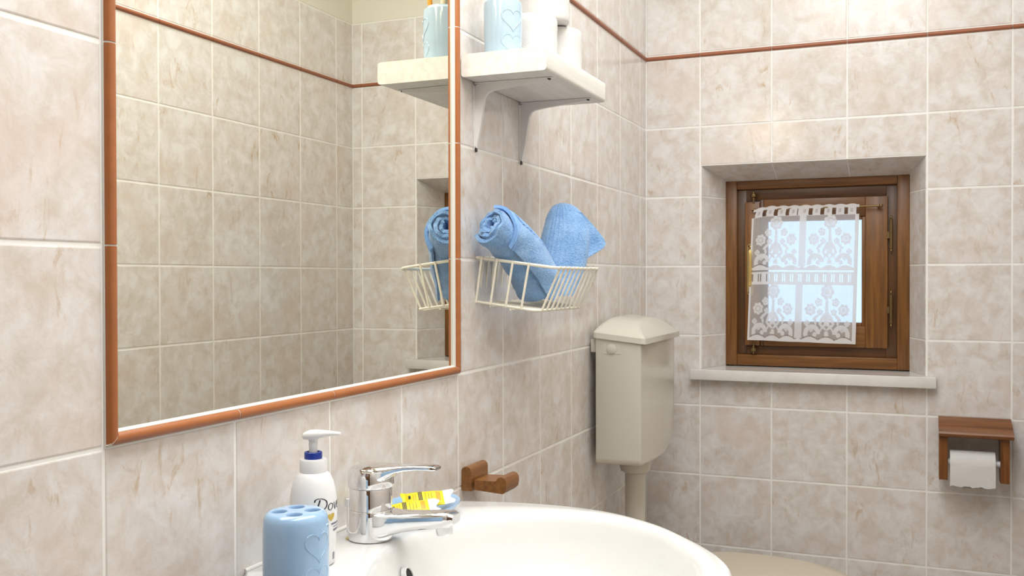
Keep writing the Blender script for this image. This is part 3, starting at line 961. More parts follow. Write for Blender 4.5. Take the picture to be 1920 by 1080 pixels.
def axis_frame(A, Mid, B, u):
    """point and frame on the sagging axis of the roll"""
    A, Mid, B = Vector(A), Vector(Mid), Vector(B)
    k = max(0.0, min(1.0, u))
    p = A * (1 - k) ** 2 + Mid * 2 * k * (1 - k) + B * k * k
    t = ((Mid - A) * (1 - k) + (B - Mid) * k).normalized()
    if u > 1: p = p + t * (u - 1) * 0.17
    if u < 0: p = p + t * u * 0.17
    e1 = Vector((0, 0, 1)); e1 = (e1 - t * e1.dot(t)).normalized()
    return p, t, e1, t.cross(e1)


def towel_roll(A, Mid, B, R, r0, turns, t, th0):
    Lg = (Vector(Mid) - Vector(A)).length + (Vector(B) - Vector(Mid)).length
    ns = int(turns * 40); nu = 26
    bm = bmesh.new(); secs = []
    for i in range(ns + 1):
        s = i / ns
        th = th0 + 2 * pi * turns * s
        r = r0 + (R - t / 2 - r0) * s
        wob = (0.0011 * sin(th * 2.3 + 1) + 0.0007 * sin(th * 3.7)) * (0.4 + 0.6 * s) + 0.0003 * sin(th * 9.1)
        tele = 0.0035 * sin(th * 1.3) + 0.0016 * sin(th * 4.1 + 2) + 0.0012 * sin(th * 7.7)
        sec = []
        for side in (1, -1):
            for j in range(nu + 1):
                u = j / nu if side == 1 else 1 - j / nu
                endf = min(u, 1 - u) * Lg
                tt = t * (0.62 + 0.38 * min(1, endf / 0.004)) + (0.0016 if endf < 0.010 else 0)
                rr = r + side * tt / 2 + wob * (1 - 0.6 * u) + 0.0012 * sin(u * 23 + th * 2)
                rr += 0.0010 * noise.noise((th * 9, u * 60, side * 3.0))
                p_, t_, e1, e2 = axis_frame(A, Mid, B, u)
                sec.append(p_ + t_ * tele * (1 - u) + (e1 * cos(th) + e2 * sin(th)) * rr * (1 + 0.20 * u))
        secs.append(sec)
    loft(bm, secs)
    return bm


tA, tM, tB = (0.0405, -1.221, Z0 - 0.3385), (0.074, -1.130, Z0 - 0.385), (0.080, -1.082, Z0 - 0.455)
tw = thing('rolled_towel', (0.07, -1.10, Z0 - 0.47), 'blue terry towel rolled up with its spiral end showing', 'towel', 'towels in the wire basket')
mk('towel_roll', towel_roll(tA, tM, tB, 0.0365, 0.0088, 2.6, 0.0082, 0.4), TOWEL, tw)
# loose outer edge of the roll: a flap laid round it with a woven hem


def flap(th_a, th_b, R, u0f, u1f, t, ns=22, nu=20):
    bm = bmesh.new(); secs = []
    for i in range(ns + 1):
        s = i / ns; th = th_a + (th_b - th_a) * s
        sec = []
        for side in (1, -1):
            for j in range(nu + 1):
                k = j / nu if side == 1 else 1 - j / nu
                u = u0f(s) + (u1f(s) - u0f(s)) * k
                rr = R + side * t / 2 + 0.001 * sin(th * 5 + k * 9) + 0.0008 * noise.noise((th * 8, k * 40, side * 2.0))
                p_, t_, e1, e2 = axis_frame(tA, tM, tB, u)
                sec.append(p_ + (e1 * cos(th) + e2 * sin(th)) * rr * (1 + 0.20 * u))
        secs.append(sec)
    loft(bm, secs); return bm


# e1 = up, e2 = ax x up (about +x side); the flap covers the side that faces the room
mk('outer_flap', flap(-0.15, 2.30, 0.0378, lambda s: 0.02 + 0.17 * s, lambda s: 1.03, 0.0046), TOWEL, tw)
mk('hem', flap(-0.18, 2.33, 0.0382, lambda s: 0.005 + 0.17 * s, lambda s: 0.050 + 0.17 * s, 0.0058, 22, 4), HEM, tw)
for k in range(7):
    mk('woven_rib', flap(0.25, 0.95, 0.0408, lambda s, k=k: 0.10 + k * .05 + 0.1 * s, lambda s, k=k: 0.125 + k * .05 + 0.1 * s, 0.0016, 10, 3), TOWEL, tw)

# second towel: folded over at the top, standing in the basket behind
tw2 = thing('folded_towel', (0.085, -0.99, Z0 - 0.475), 'blue terry towel standing upright with a rounded folded top', 'towel', 'towels in the wire basket')
cax = [(0.080, -1.015, Z0 - 0.468), (0.086, -0.995, Z0 - 0.430), (0.092, -0.983, Z0 - 0.385), (0.094, -0.973, Z0 - 0.345), (0.092, -0.967, Z0 - 0.315), (0.089, -0.965, Z0 - 0.298), (0.087, -0.965, Z0 - 0.289), (0.086, -0.965, Z0 - 0.2845)]
ra = [0.046, 0.050, 0.050, 0.047, 0.039, 0.029, 0.019, 0.006]     # half width
rb = [0.028, 0.031, 0.033, 0.034, 0.030, 0.023, 0.016, 0.005]     # half depth
bm = bmesh.new(); secs = []
wd = Vector((cos(0.42), sin(0.42), 0)); dd = Vector((-sin(0.42), cos(0.42), 0))
cx_s = catmull([(*c, ) for c in cax], 5); rs = catmull([(a, b, 0) for a, b in zip(ra, rb)], 5)
for si, (c, r) in enumerate(zip(cx_s, rs)):
    sec = []
    for k in range(120):
        a = 2 * pi * k / 120
        ca, sa = cos(a), sin(a)
        rr = 1 + 0.015 * sin(3 * a + si * .12) + 0.02 * noise.noise((ca * 3, sa * 3, si * .2))
        p = c + wd * r.x * rr * math.copysign(abs(ca) ** 0.85, ca) + dd * r.y * rr * math.copysign(abs(sa) ** 0.85, sa)
        # woven band: shallow ribs running up the towel on the side facing the room
        if -0.75 < (ca if sa < 0 else 9) < 0.15: p += dd * -0.0014 * (1 if int((ca + 1) * 13) % 2 else 0)
        sec.append(p)
    secs.append(sec)
loft(bm, secs)
mk('towel_body', bm, TOWEL, tw2)
# hanging corner on its right
bm = bmesh.new(); secs = []
c0 = [(0.104, -0.982, Z0 - 0.300), (0.122, -0.972, Z0 - 0.335), (0.126, -0.968, Z0 - 0.370), (0.124, -0.978, Z0 - 0.404)]
c1 = [(0.126, -0.968, Z0 - 0.305), (0.149, -0.952, Z0 - 0.335), (0.1685, -0.945, Z0 - 0.367), (0.150, -0.958, Z0 - 0.386)]
for u in range(13):
    k = u / 12
    L0 = catmull(c0, 6); L1 = catmull(c1, 6)
    i_ = int(round(k * (len(L0) - 1)))
    a, b = L0[i_], L1[i_]
    nrm = Vector((0.45, -0.85, 0.2)).normalized() * 0.003
    row = [a + (b - a) * (j / 6) for j in range(7)]
    secs.append([p + nrm for p in row] + [p - nrm for p in row[::-1]])
loft(bm, secs)
mk('folded_corner', bm, TOWEL, tw2)

# ------------------------------------------------------------------ cistern
cs = thing('toilet_cistern', (0.072, -0.37, Z0 - 0.885), 'ivory plastic toilet cistern hung on the left wall', 'cistern')
CY0, CY1, CX0, CX1 = -0.548, -0.190, 0.019, 0.1315
zt, zb = Z0 - 0.586, Z0 - 0.884


def cist_front(y):
    """depth of the bowed front at y"""
    t = (y - CY0) / (CY1 - CY0)
    return CX1 + 0.010 * sin(pi * min(1, max(0, t))) - 0.02 * max(0, (t - 0.93) / 0.07) ** 2


def cist_bottom(y):
    t = (y - CY0) / (CY1 - CY0)
    z = zb
    if t < 0.05: z += 0.012 * (1 - math.sqrt(max(0, 1 - ((0.05 - t) / 0.05) ** 2)))
    if t > 0.45: z += 0.135 * (1 - math.sqrt(max(0, 1 - ((t - 0.45) / 0.55) ** 2.3)))
    return z


bm = bmesh.new(); secs = []
ts = [0, 0.004, 0.012, 0.025, 0.05, 0.1, 0.2, 0.3, 0.4, 0.5, 0.6, 0.68, 0.76, 0.83, 0.89, 0.93, 0.96, 0.98, 0.995, 1.0]
for t in ts:
    y = CY0 + t * (CY1 - CY0)
    xf = cist_front(y); ins = 0.0035 * (1 - math.sqrt(1 - (1 - min(1, t / 0.012)) ** 2)) if t < 0.012 else 0
    zb_ = cist_bottom(y)
    r = 0.008
    # x-z outline: back plane, rounded front bottom edge
    sec = [(CX0 + ins, y, zt + .011), (CX0 + ins, y, zb_ + ins)]
    for i in range(6):
        a = -pi / 2 + pi / 2 * i / 5
        sec.append((xf - r - ins + r * cos(a), y, zb_ + ins + r + r * sin(a)))
    sec += [(xf - ins, y, (zb_ + zt) / 2), (xf - ins, y, zt)]
    secs.append(sec)
loft(bm, secs)
mk('tank', bm, CIST, cs)
# lid: straight band then a low hipped dome
bm = bmesh.new()


def lid_ring(z, iy0, iy1, ix0, ix1, r):
    y0, y1, x0, x1 = CY0 - 0.005 + iy0, CY1 + 0.006 - iy1, CX0 - 0.006 + ix0, CX1 + 0.012 - ix1
    out = []
    for x, y in rrect(x1 - x0, y1 - y0, r, 6):
        bow = 0.006 * cos((y) / (y1 - y0) * pi) if x > 0 else 0
        out.append(((x0 + x1) / 2 + x + bow, (y0 + y1) / 2 + y, z + .012 * (1 - ((x0 + x1) / 2 + x + bow - CX0) / (CX1 - CX0))))
    return out


loft(bm, [lid_ring(zt - .004, .002, .002, .002, .002, .010), lid_ring(zt - .004, 0, 0, 0, 0, .011), lid_ring(zt + .009, 0.001, .001, 0, .001, .011), lid_ring(zt + .012, .004, .004, .001, .004, .012),
          lid_ring(zt + .017, .012, .01, .003, .011, .013), lid_ring(zt + .030, .045, .03, .008, .028, .016), lid_ring(zt + .040, .085, .06, .014, .040, .018), lid_ring(zt + .045, .13, .10, .022, .050, .018), lid_ring(zt + .0455, .16, .15, .04, .06, .01)])
mk('lid', bm, CIST, cs)
# blanking knob with its square rebate on the near end
kz = Z0 - 0.604
bm = bmesh.new()
extrude_poly(bm, [(0.061 + x, CY0 - 0.0002, kz + z) for x, z in rrect(0.045, 0.024, 0.001, 2)], (0, -0.0007, 0))
pl = mk('knob_plate', bm, CIST, cs)
bm = bmesh.new(); tube(bm, [(0.060, CY0 - .0002, kz), (0.060, CY0 - .0025, kz), (0.060, CY0 - .0032, kz)], [.0118, .0118, .0106], 28)
mk('knob', bm, CIST, pl)
mk('hanging_tab', bxm(0.004, CX0 + .002, CY0 + .01, CY0 + .03, zt - .028, zt + .004, .002), CIST, cs)
mk('wall_spacer', bxm(0.0005, CX0 + .001, -0.46, -0.28, zb + .06, zt - .01, .001), CIST, cs)
# flush pipe
fp = thing('flush_pipe', (0.069, -0.37, Z0 - 1.25), 'ivory flush pipe dropping from the cistern to the toilet', 'pipe')
bm = bmesh.new(); lathe(bm, [(.0262, -1.231), (.0262, -.915)], (0.069, -0.37, Z0), 32); mk('tube', bm, CIST, fp)
bm = bmesh.new(); lathe(bm, [(.028, -.932), (.036, -.928), (.0395, -.918), (.0415, -.8865), (.030, -.8862)], (0.069, -0.37, Z0), 32); mk('collar_nut', bm, CIST, fp)
bm = bmesh.new(); tube(bm, [(0.069, -0.37, Z0 - 1.231), (0.0695, -0.37, Z0 - 1.245), (0.073, -0.37, Z0 - 1.258), (0.082, -0.37, Z0 - 1.268), (0.105, -0.37, Z0 - 1.270)], .0262, 20); mk('elbow', bm, CIST, fp)

# ------------------------------------------------------------------ toilet
TZ = Z0 - 1.158            # top of the closed lid
to = thing('toilet', (0.33, -0.37, 0), 'ivory toilet with its lid closed beneath the window', 'toilet')


def egg(z, x0, x1, hw, n=48):
    """egg-shaped outline, blunt at the wall side"""
    out = []
    xc = x0 + (x1 - x0) * 0.42
    for i in range(n):
        a = 2 * pi * i / n
        ca, sa = cos(a), sin(a)
        if ca >= 0: x = xc + (x1 - xc) * ca
        else: x = xc - (xc - x0) * abs(ca) ** 0.75
        out.append((x, -0.37 + hw * math.copysign(abs(sa) ** 0.9, sa), z))
    return out


bm = bmesh.new()
loft(bm, [egg(0.0005, 0.16, 0.42, .105), egg(.02, 0.16, .42, .105), egg(.12, .165, .40, .09), egg(.22, .15, .45, .105), egg(.32, .12, .56, .155), egg(.38, .11, .592, .172), egg(TZ - .045, .11, .596, .174), egg(TZ - .042, .118, .588, .168)])
mk('pan', bm, LID, to)
bm = bmesh.new(); loft(bm, [egg(TZ - .040, .165, .606, .182), egg(TZ - .036, .163, .612, .186), egg(TZ - .026, .163, .612, .186), egg(TZ - .022, .167, .606, .182)]); mk('seat', bm, LID, to)
bm = bmesh.new(); loft(bm, [egg(TZ - .0205, .165, .606, .182), egg(TZ - .017, .163, .613, .187), egg(TZ - .008, .163, .613, .187), egg(TZ - .0025, .168, .605, .181), egg(TZ, .20, .57, .15), egg(TZ + .0012, .28, .48, .07)]); mk('seat_lid', bm, LID, to)
for yy in (-0.45, -0.29):
    bm = bmesh.new(); tube(bm, [(0.152, yy - .02, TZ - .028), (0.152, yy + .02, TZ - .028)], .011, 14); mk('hinge', bm, LID, to)

# ------------------------------------------------------------------ washbasin
BC = -1.667
DK = Z0 - 0.782
half = [(0.188, 0.0), (0.221, 0.032), (0.2475, 0.076), (0.2705, 0.155), (0.278, 0.241), (0.264, 0.322), (0.222, 0.398), (0.167, 0.455), (0.110, 0.502), (0.055, 0.532), (0.0, 0.545)]
hs = catmull([(a, b, 0) for a, b in half], 6)
outer = [(p.y, BC + p.x) for p in hs] + [(p.y, BC - p.x) for p in hs[::-1][1:]]
outer += [(0.0, BC - 0.188 + 0.376 * k / 16) for k in range(1, 16)]
ih = [(0.0, 0.106), (0.05, 0.108), (0.10, 0.125), (0.150, 0.152), (0.195, 0.195), (0.228, 0.262), (0.229, 0.325), (0.194, 0.396), (0.143, 0.440), (0.083, 0.480), (0.0, 0.507)]
i2 = catmull([(a, b, 0) for a, b in ih], 8)
inner_poly = [(p.y, BC + p.x) for p in i2] + [(p.y, BC - p.x) for p in i2[::-1][1:-1]]
CC = (0.30, BC)


def cast(poly, ang):
    """distance from the basin centre to the outline along a direction"""
    dx, dy = cos(ang), sin(ang); best = 0.2
    n = len(poly)
    for i in range(n):
        ax_, ay = poly[i][0] - CC[0], poly[i][1] - CC[1]; bx, by = poly[(i + 1) % n][0] - CC[0], poly[(i + 1) % n][1] - CC[1]
        ex, ey = bx - ax_, by - ay
        den = dx * ey - dy * ex
        if abs(den) < 1e-12: continue
        t = (ax_ * ey - ay * ex) / den; s = (ax_ * dy - ay * dx) / den
        if t > 0 and -1e-6 <= s <= 1 + 1e-6: best = t
    return best


NA = 180
angs = sorted([2 * pi * i / NA for i in range(NA)] + [math.atan2(s * 0.188, -0.30) % (2 * pi) for s in (1, -1)])
RO = [cast(outer, a) for a in angs]; RI = [cast(inner_poly, a) for a in angs]


def ring(fo, z, ref='o', d=0.0):
    out = []
    for a, ro, ri in zip(angs, RO, RI):
        r = (ro if ref == 'o' else ri) * fo + d
        x = CC[0] + r * cos(a); y = CC[1] + r * sin(a)
        out.append((max(x, 0.0006), y, z))
    return out


sink = thing('washbasin', (0.27, BC, DK - 0.2), 'white ceramic washbasin mounted on the wall under the mirror', 'washbasin')
bm = bmesh.new()
secs = [ring(0.30, DK - .205), ring(0.52, DK - .195), ring(0.72, DK - .155), ring(0.86, DK - .10), ring(0.94, DK - .06), ring(0.975, DK - .04), ring(1, DK - .034, d=-.003), ring(1, DK - .026), ring(1, DK - .010), ring(1, DK - .004, d=-.0015), ring(1, DK - .001, d=-.004), ring(1, DK, d=-.006),
        ring(1, DK + .0002, 'i', d=.008), ring(1, DK - .0012, 'i', d=.0045), ring(1, DK - .005, 'i', d=.0005), ring(1, DK - .012, 'i', d=-.003), ring(.955, DK - .030, 'i'), ring(.90, DK - .058, 'i'), ring(.80, DK - .092, 'i'), ring(.66, DK - .120, 'i'), ring(.48, DK - .138, 'i'), ring(.28, DK - .147, 'i'), ring(.08, DK - .150, 'i')]
loft(bm, secs)
mk('basin', bm, CER, sink, auto=0.9)
# overflow hole with a metal lip in the rear of the bowl
oc = Vector((0.1270, -1.676, DK - 0.040)); on = Vector((0.93, 0.05, 0.36)).normalized()
s1 = Vector((0, 1, 0)); s1 = (s1 - on * s1.dot(on)).normalized(); s2 = on.cross(s1)
bm = bmesh.new()
secs = [[oc + on * h + s1 * (r * .9) * cos(2 * pi * i / 28) + s2 * r * sin(2 * pi * i / 28) for i in range(28)] for r, h in ((.0125, -.006), (.0118, .0003), (.0106, .0010), (.0098, .0004), (.0092, -.008))]
loft(bm, secs, caps=False); ovr = mk('overflow_lip', bm, CER, sink)
bm = bmesh.new(); bm.faces.new([bm.verts.new(oc - on * .0008 + s1 * .0086 * cos(2 * pi * i / 24) + s2 * .0096 * sin(2 * pi * i / 24)) for i in range(24)]); mk('overflow_hole', bm, DARK, ovr)
bm = bmesh.new(); lathe(bm, [(0, .002), (.018, .0035), (.023, .001), (.030, .003), (.032, 0.0), (.031, -.003)], (CC[0], CC[1], DK - .150), 32); mk('drain', bm, CHROME, sink)
# sealant along the wall
bm = bmesh.new(); tube(bm, [(0.001, BC - .185, DK + .0005), (0.001, BC + .185, DK + .0005)], .0028, 10); mk('sealant_line', bm, SEAL, sink)

# ------------------------------------------------------------------ tap
FX, FY = 0.0635, BC
tap = thing('basin_mixer_tap', (FX, FY, DK), 'chrome single lever mixer tap on the washbasin', 'tap')
bm = bmesh.new()
lathe(bm, [(.0275, .0003), (.0300, .0015), (.0306, .006), (.0300, .014), (.0293, .034), (.0293, .0400), (.0285, .0412)], (FX, FY, DK), 48)
mk('body', bm, CHROME, tap)
bm = bmesh.new(); lathe(bm, [(.0270, .0405), (.0283, .0416), (.0283, .0685), (.0276, .0700)], (FX, FY, DK), 48); mk('cartridge_sleeve', bm, CHROME, tap)
# spout: lofted rounded box growing out of the body
bm = bmesh.new(); secs = []
for x, zl, zh, wdt in ((0.045, .0045, .0400, .046), (0.075, .0050, .0400, .050), (0.092, .0080, .0398, .046), (0.104, .0125, .0400, .040), (0.120, .0170, .0412, .035), (0.140, .0205, .0432, .032), (0.160, .0235, .0455, .0305), (0.176, .0258, .0472, .0295), (0.185, .0285, .0470, .028), (0.1905, .0330, .0440, .024)):
    h = zh - zl
    secs.append([(x, FY + a, DK + (zl + zh) / 2 + b) for a, b in rrect(wdt, h, min(.0065, h * .4), 4)])
loft(bm, secs); mk('spout', bm, CHROME, tap)
bm = bmesh.new(); tube(bm, [(0.172, FY, DK + .030), (0.1735, FY, DK + .0205), (0.174, FY, DK + .0165)], [.0115, .0115, .0105], 24); mk('aerator', bm, CHROME, tap)
# lever with its cap
bm = bmesh.new()
lathe(bm, [(.0285, .0705), (.0305, .0712), (.0312, .0735), (.0305, .085), (.0292, .0925), (.0262, .0968), (.019, .0992), (.008, .1002), (0, .1004)], (FX, FY, DK), 48)
lv = mk('lever_cap', bm, CHROME, tap)
bm = bmesh.new(); secs = []
for x, zl, zh, wdt in ((0.060, .076, .0990, .040), (0.075, .076, .0998, .046), (0.088, .0800, .1004, .043), (0.098, .0868, .1010, .037), (0.108, .0922, .1018, .031), (0.120, .0962, .1030, .027), (0.135, .0983, .1042, .0245), (0.150, .0990, .1048, .023), (0.160, .0992, .1046, .021), (0.1645, .1000, .1036, .017)):
    h = zh - zl
    secs.append([(x, FY + a, DK + (zl + zh) / 2 + b) for a, b in rrect(wdt, h, h * .36, 4)])
loft(bm, secs); mk('lever', bm, CHROME, lv)
# pop-up rod behind
bm = bmesh.new(); tube(bm, [(0.0265, FY + .004, DK + .003), (0.0265, FY + .004, DK + .036), (0.0265, FY + .004, DK + .0385), (0.0265, FY + .004, DK + .040), (0.0265, FY + .004, DK + .050), (0.0265, FY + .004, DK + .0512)], [.0028, .0032, .0035, .0062, .0066, .0055], 16)
mk('pop_up_rod', bm, CHROME, tap)
bm = bmesh.new(); lathe(bm, [(0, .0002), (.0045, .0004), (.004, .0022), (0, .0034)], (FX - .026, FY - .014, DK), 12); mk('sealant_smear', bm, STAIN, tap)

# ------------------------------------------------------------------ soap dish and sachets
dc = (0.0735, -1.545)
dish = thing('soap_dish', (dc[0], dc[1], DK), 'pale blue oval soap dish on the washbasin behind the tap', 'soap dish')
bm = bmesh.new()
lathe(bm, [(0, .0006), (.030, .0006), (.034, .003), (.050, .016), (.0535, .0205), (.0530, .0222), (.0505, .0215), (.040, .010), (.030, .006), (0, .0055)], (dc[0], dc[1], DK), 56, 0.98, 1.45)
mk('bowl', bm, BLUEC, dish)


def sachet(c, ux, uy, Lx, Ly, label, seedv):
    """pillow sachet with crimped ends; ux along its length, uy across"""
    c, ux, uy = Vector(c), Vector(ux).normalized(), Vector(uy)
    uy = (uy - ux * uy.dot(ux)).normalized(); un = ux.cross(uy)
    t = thing('soap_sachet', tuple(c - un * 0.004), label, 'sachet', 'soap sachets in the dish')

    def pt(a, b, side):
        th = 0.0055 * max(0, (1 - abs(a) ** 3)) ** .6 * max(0, (1 - abs(b) ** 4)) ** .7
        return c + ux * a * Lx / 2 + uy * b * Ly / 2 + un * side * (th + .0004 + .0004 * sin(a * 9 + seedv) * cos(b * 5))
    na, nb = 22, 12
    bm = bmesh.new()
    secs = []
    for i in range(na + 1):
        a = -1 + 2 * i / na
        secs.append([pt(a, -1 + 2 * j / nb, 1) for j in range(nb + 1)] + [pt(a, 1 - 2 * j / nb, -1) for j in range(nb + 1)])
    loft(bm, secs); body = mk('wrapper', bm, YELL, t)
    for sg in (-1, 1):
        bm = bmesh.new(); secs = []
        for i in range(9):
            k = i / 8
            zz = .0012 * sin(k * 3 * pi + seedv)
            p = c + uy * (2 * k - 1) * Ly / 2 + ux * sg * Lx / 2
            Lc = (.006 if sg < 0 else .013) * (1 + .25 * sin(k * 9 + seedv))
            q_ = p + ux * sg * Lc + un * (zz + .002)
            secs.append([p + un * .0005, q_ + un * .0005, q_ - un * .0005, p - un * .0005])
        loft(bm, secs); mk('crimped_end', bm, CLEARW if sg > 0 else YELL, t)
    # printed blocks and lines

    def patch(a0, a1, b0, b1, m_, nm):
        bm = bmesh.new(); n = 5
        g = [[bm.verts.new(pt(a0 + (a1 - a0) * i / n, b0 + (b1 - b0) * j / n, 1) + un * .0003) for j in range(n + 1)] for i in range(n + 1)]
        for i in range(n):
            for j in range(n): bm.faces.new((g[i][j], g[i + 1][j], g[i + 1][j + 1], g[i][j + 1]))
        mk(nm, bm, m_, body)
    for k in range(3): patch(-.34 + k * .075, -.285 + k * .075, -.75, .75, INKB, 'print_line')
    patch(-.86, -.74, -.1, .35, INKB, 'print_mark')
    for k, a in enumerate((-.62, -.5, .02, .18, .34)): patch(a, a + .03, -.6, .35 + .1 * (k % 3), INKO if k < 2 else plain('print_olive', (.35, .26, .01), .5), 'print_line')
    for k in range(3): patch(.60 + k * .08, .65 + k * .08, -.6, .6, INKO, 'print_line')
    return t


vr = Vector((0.83, 0.56, 0.0))          # roughly along the picture's right
sachet((0.0700, -1.5250, DK + 0.0235), vr * .95 + Vector((0, 0, 0.04)), Vector((-0.45, 0.62, 0.42)), 0.056, 0.030, 'yellow printed soap sachet leaning at the back of the soap dish', 0.3)
sachet((0.0700, -1.5720, DK + 0.0195), vr + Vector((0, 0, 0.10)), Vector((-0.5, 0.70, 0.50)), 0.056, 0.026, 'yellow printed soap sachet at the front of the soap dish by the spout', 1.7)

# ------------------------------------------------------------------ pump bottle
pc = (0.0580, -1.7930)
bot = thing('pump_bottle', (pc[0], pc[1], DK), 'white pump soap bottle with dark script lettering by the tap', 'bottle')
prof = [(0, .0006), (.0235, .0006), (.0255, .003), (.0262, .008), (.0272, .03), (.0284, .055), (.0288, .068), (.0283, .081), (.0267, .092), (.0243, .1010), (.0212, .1080), (.0188, .1112), (.0170, .1125), (.0140, .1135)]
UZ = -0.0055
mk('bottle_body', lathe(bmesh.new(), prof, (pc[0], pc[1], DK), 56), WPLAS, bot)
mk('screw_collar', lathe(bmesh.new(), [(.0140, .1175), (.0164, .1180), (.0166, .119), (.0165, .1325), (.0158, .1340), (.009, .1346)], (pc[0], pc[1], DK + UZ), 48), WPLAS, bot)
# blue clip ring, open at the back
bm = bmesh.new(); secs = []
for i in range(25):
    a = math.radians(-200 + 290 * i / 24)
    secs.append([(pc[0] + r * cos(a), pc[1] + r * sin(a), DK + UZ - .0012 + z) for r, z in ((.0078, .1358), (.0108, .1358), (.0108, .1432), (.0100, .1440), (.0078, .1440))])
loft(bm, secs); mk('clip_ring', bm, NAVY, bot)
mk('pump_stem', lathe(bmesh.new(), [(.0052, .1355), (.0052, .150), (.0056, .151), (.0056, .1525), (.0052, .1535), (.0060, .158), (.0085, .160)], (pc[0], pc[1], DK + UZ), 24), PUMP, bot)
bm = bmesh.new(); secs = []
hd = Vector((0.93, 0.28, 0)).normalized(); hp_ = Vector((-hd.y, hd.x, 0))
for s, zl, zh, wdt in ((-.0125, .1602, .1640, .010), (-.0105, .1585, .1665, .017), (-.005, .1580, .1685, .021), (.002, .1585, .1690, .021), (.010, .1600, .1688, .018), (.018, .1618, .1682, .0135), (.026, .1632, .1676, .0105), (.033, .1636, .1668, .0085), (.0345, .1638, .1662, .006)):
    h = zh - zl
    secs.append([Vector((pc[0], pc[1], DK + UZ)) + hd * s + hp_ * a + Vector((0, 0, (zl + zh) / 2 + b)) for a, b in rrect(wdt, h, min(h, wdt) * .45, 4)])
loft(bm, secs); mk('pump_head', bm, PUMP, bot)


def bottle_r(z):
    for (r0_, z0_), (r1_, z1_) in zip(prof[2:], prof[3:]):
        if z0_ <= z <= z1_: return r0_ + (r1_ - r0_) * (z - z0_) / (z1_ - z0_)
    return .03


def wrap(x, z, az, lift=.0003):
    r = bottle_r(z) + lift; a = az + x / r
    return Vector((pc[0] + r * cos(a), pc[1] + r * sin(a), DK + z))


def lettering(name, text, size, shear, az, x0, z0, mat_, xs=1.0, offs=0.0):
    cu = bpy.data.curves.new(name, 'FONT'); cu.body = text; cu.size = size; cu.shear = shear; cu.align_x = 'LEFT'; cu.resolution_u = 4; cu.offset = offs
    ob = bpy.data.objects.new(name, cu); COL.objects.link(ob)
    dg = bpy.context.evaluated_depsgraph_get(); me_ = bpy.data.meshes.new_from_object(ob.evaluated_get(dg))
    bpy.data.objects.remove(ob, do_unlink=True)
    bm = bmesh.new(); bm.from_mesh(me_)
    bmesh.ops.triangulate(bm, faces=bm.faces)
    bmesh.ops.subdivide_edges(bm, edges=[e for e in bm.edges if e.calc_length() > size * .25], cuts=2)
    for v in bm.verts: v.co = wrap(x0 + v.co.x * xs, z0 + v.co.y, az)
    for fc in bm.faces: fc.normal_update()
    mk(name, bm, mat_, bot, smooth=False)


AZ = math.radians(-6)
# brand lettering: drawn strokes, thin italic script capitals and lower case


def stroke(pts, wd, az=AZ, m_=INK, par=bot, name='lettering_stroke', cal=0.35):
    """flat pen stroke on the bottle; thicker where it runs down"""
    P = catmull([(a, b, 0) for a, b in pts], 6)
    bm = bmesh.new(); prev = None
    for i, p in enumerate(P):
        t = (P[min(i + 1, len(P) - 1)] - P[max(i - 1, 0)]).normalized()
        n = Vector((-t.y, t.x, 0))
        wv = wd * (cal + (1 - cal) * abs(t.y)) / 2
        if i in (0, len(P) - 1): wv *= .4
        a, b = p + n * wv, p - n * wv
        va, vb = bm.verts.new(wrap(a.x, a.y, az)), bm.verts.new(wrap(b.x, b.y, az))
        if prev: bm.faces.new((prev[0], prev[1], vb, va))
        prev = (va, vb)
    return bm


Lz = 0.0690
letters = []
letters.append(([(-.0185, Lz + .0005), (-.0165, Lz + .0070), (-.0140, Lz + .0148)], .0019))                       # stem of D
letters.append(([(-.0200, Lz + .0118), (-.0185, Lz + .0148), (-.0130, Lz + .0158), (-.0075, Lz + .0125), (-.0070, Lz + .0070), (-.0110, Lz + .0020), (-.0160, Lz + .0002), (-.0200, Lz + .0006)], .0017))
letters.append(([(-.0015, Lz + .0088), (-.0045, Lz + .0065), (-.0050, Lz + .0025), (-.0025, Lz + .0006), (.0005, Lz + .0030), (.0012, Lz + .0068), (-.0015, Lz + .0088)], .0015))   # o
letters.append(([(.0028, Lz + .0088), (.0040, Lz + .0080), (.0047, Lz + .0008), (.0080, Lz + .0055), (.0092, Lz + .0092)], .0014))   # v
letters.append(([(.0098, Lz + .0045), (.0130, Lz + .0058), (.0142, Lz + .0082), (.0120, Lz + .0090), (.0098, Lz + .0060), (.0100, Lz + .0018), (.0125, Lz + .0005), (.0150, Lz + .0025)], .0014))   # e
for pts, wd in letters:
    mk('lettering_stroke', stroke([(x * 1.18, z) for x, z in pts], wd), INK, bot, smooth=False)
# small gold bird emblem
mk('gold_emblem', stroke([(-.0055, .0645), (-.0035, .0600), (-.0010, .0585), (.0020, .0612), (.0030, .0650)], .0042, cal=.8), GOLD, bot, smooth=False)
mk('gold_emblem', stroke([(-.0010, .0650), (-.0002, .0610), (-.0020, .0560)], .0028, cal=.8), GOLD, bot, smooth=False)
# small print lines
for z, x0, x1, h in ((.0515, -.0010, .020, .0022), (.0478, .003, .017, .0011), (.0435, .0035, .018, .0026)):
    x = x0
    while x < x1:
        l = random.uniform(.0008, .0018)
        mk('small_print', stroke([(x, z), (x + l * .5, z + .0002), (x + l, z)], h, cal=1), INK2, bot, smooth=False); x += l + .0006
for k in range(5):
    mk('small_print', stroke([(.0035, .0085 + k * .0018), (.009, .0085 + k * .0018)], .0009, cal=1), INK2, bot, smooth=False)

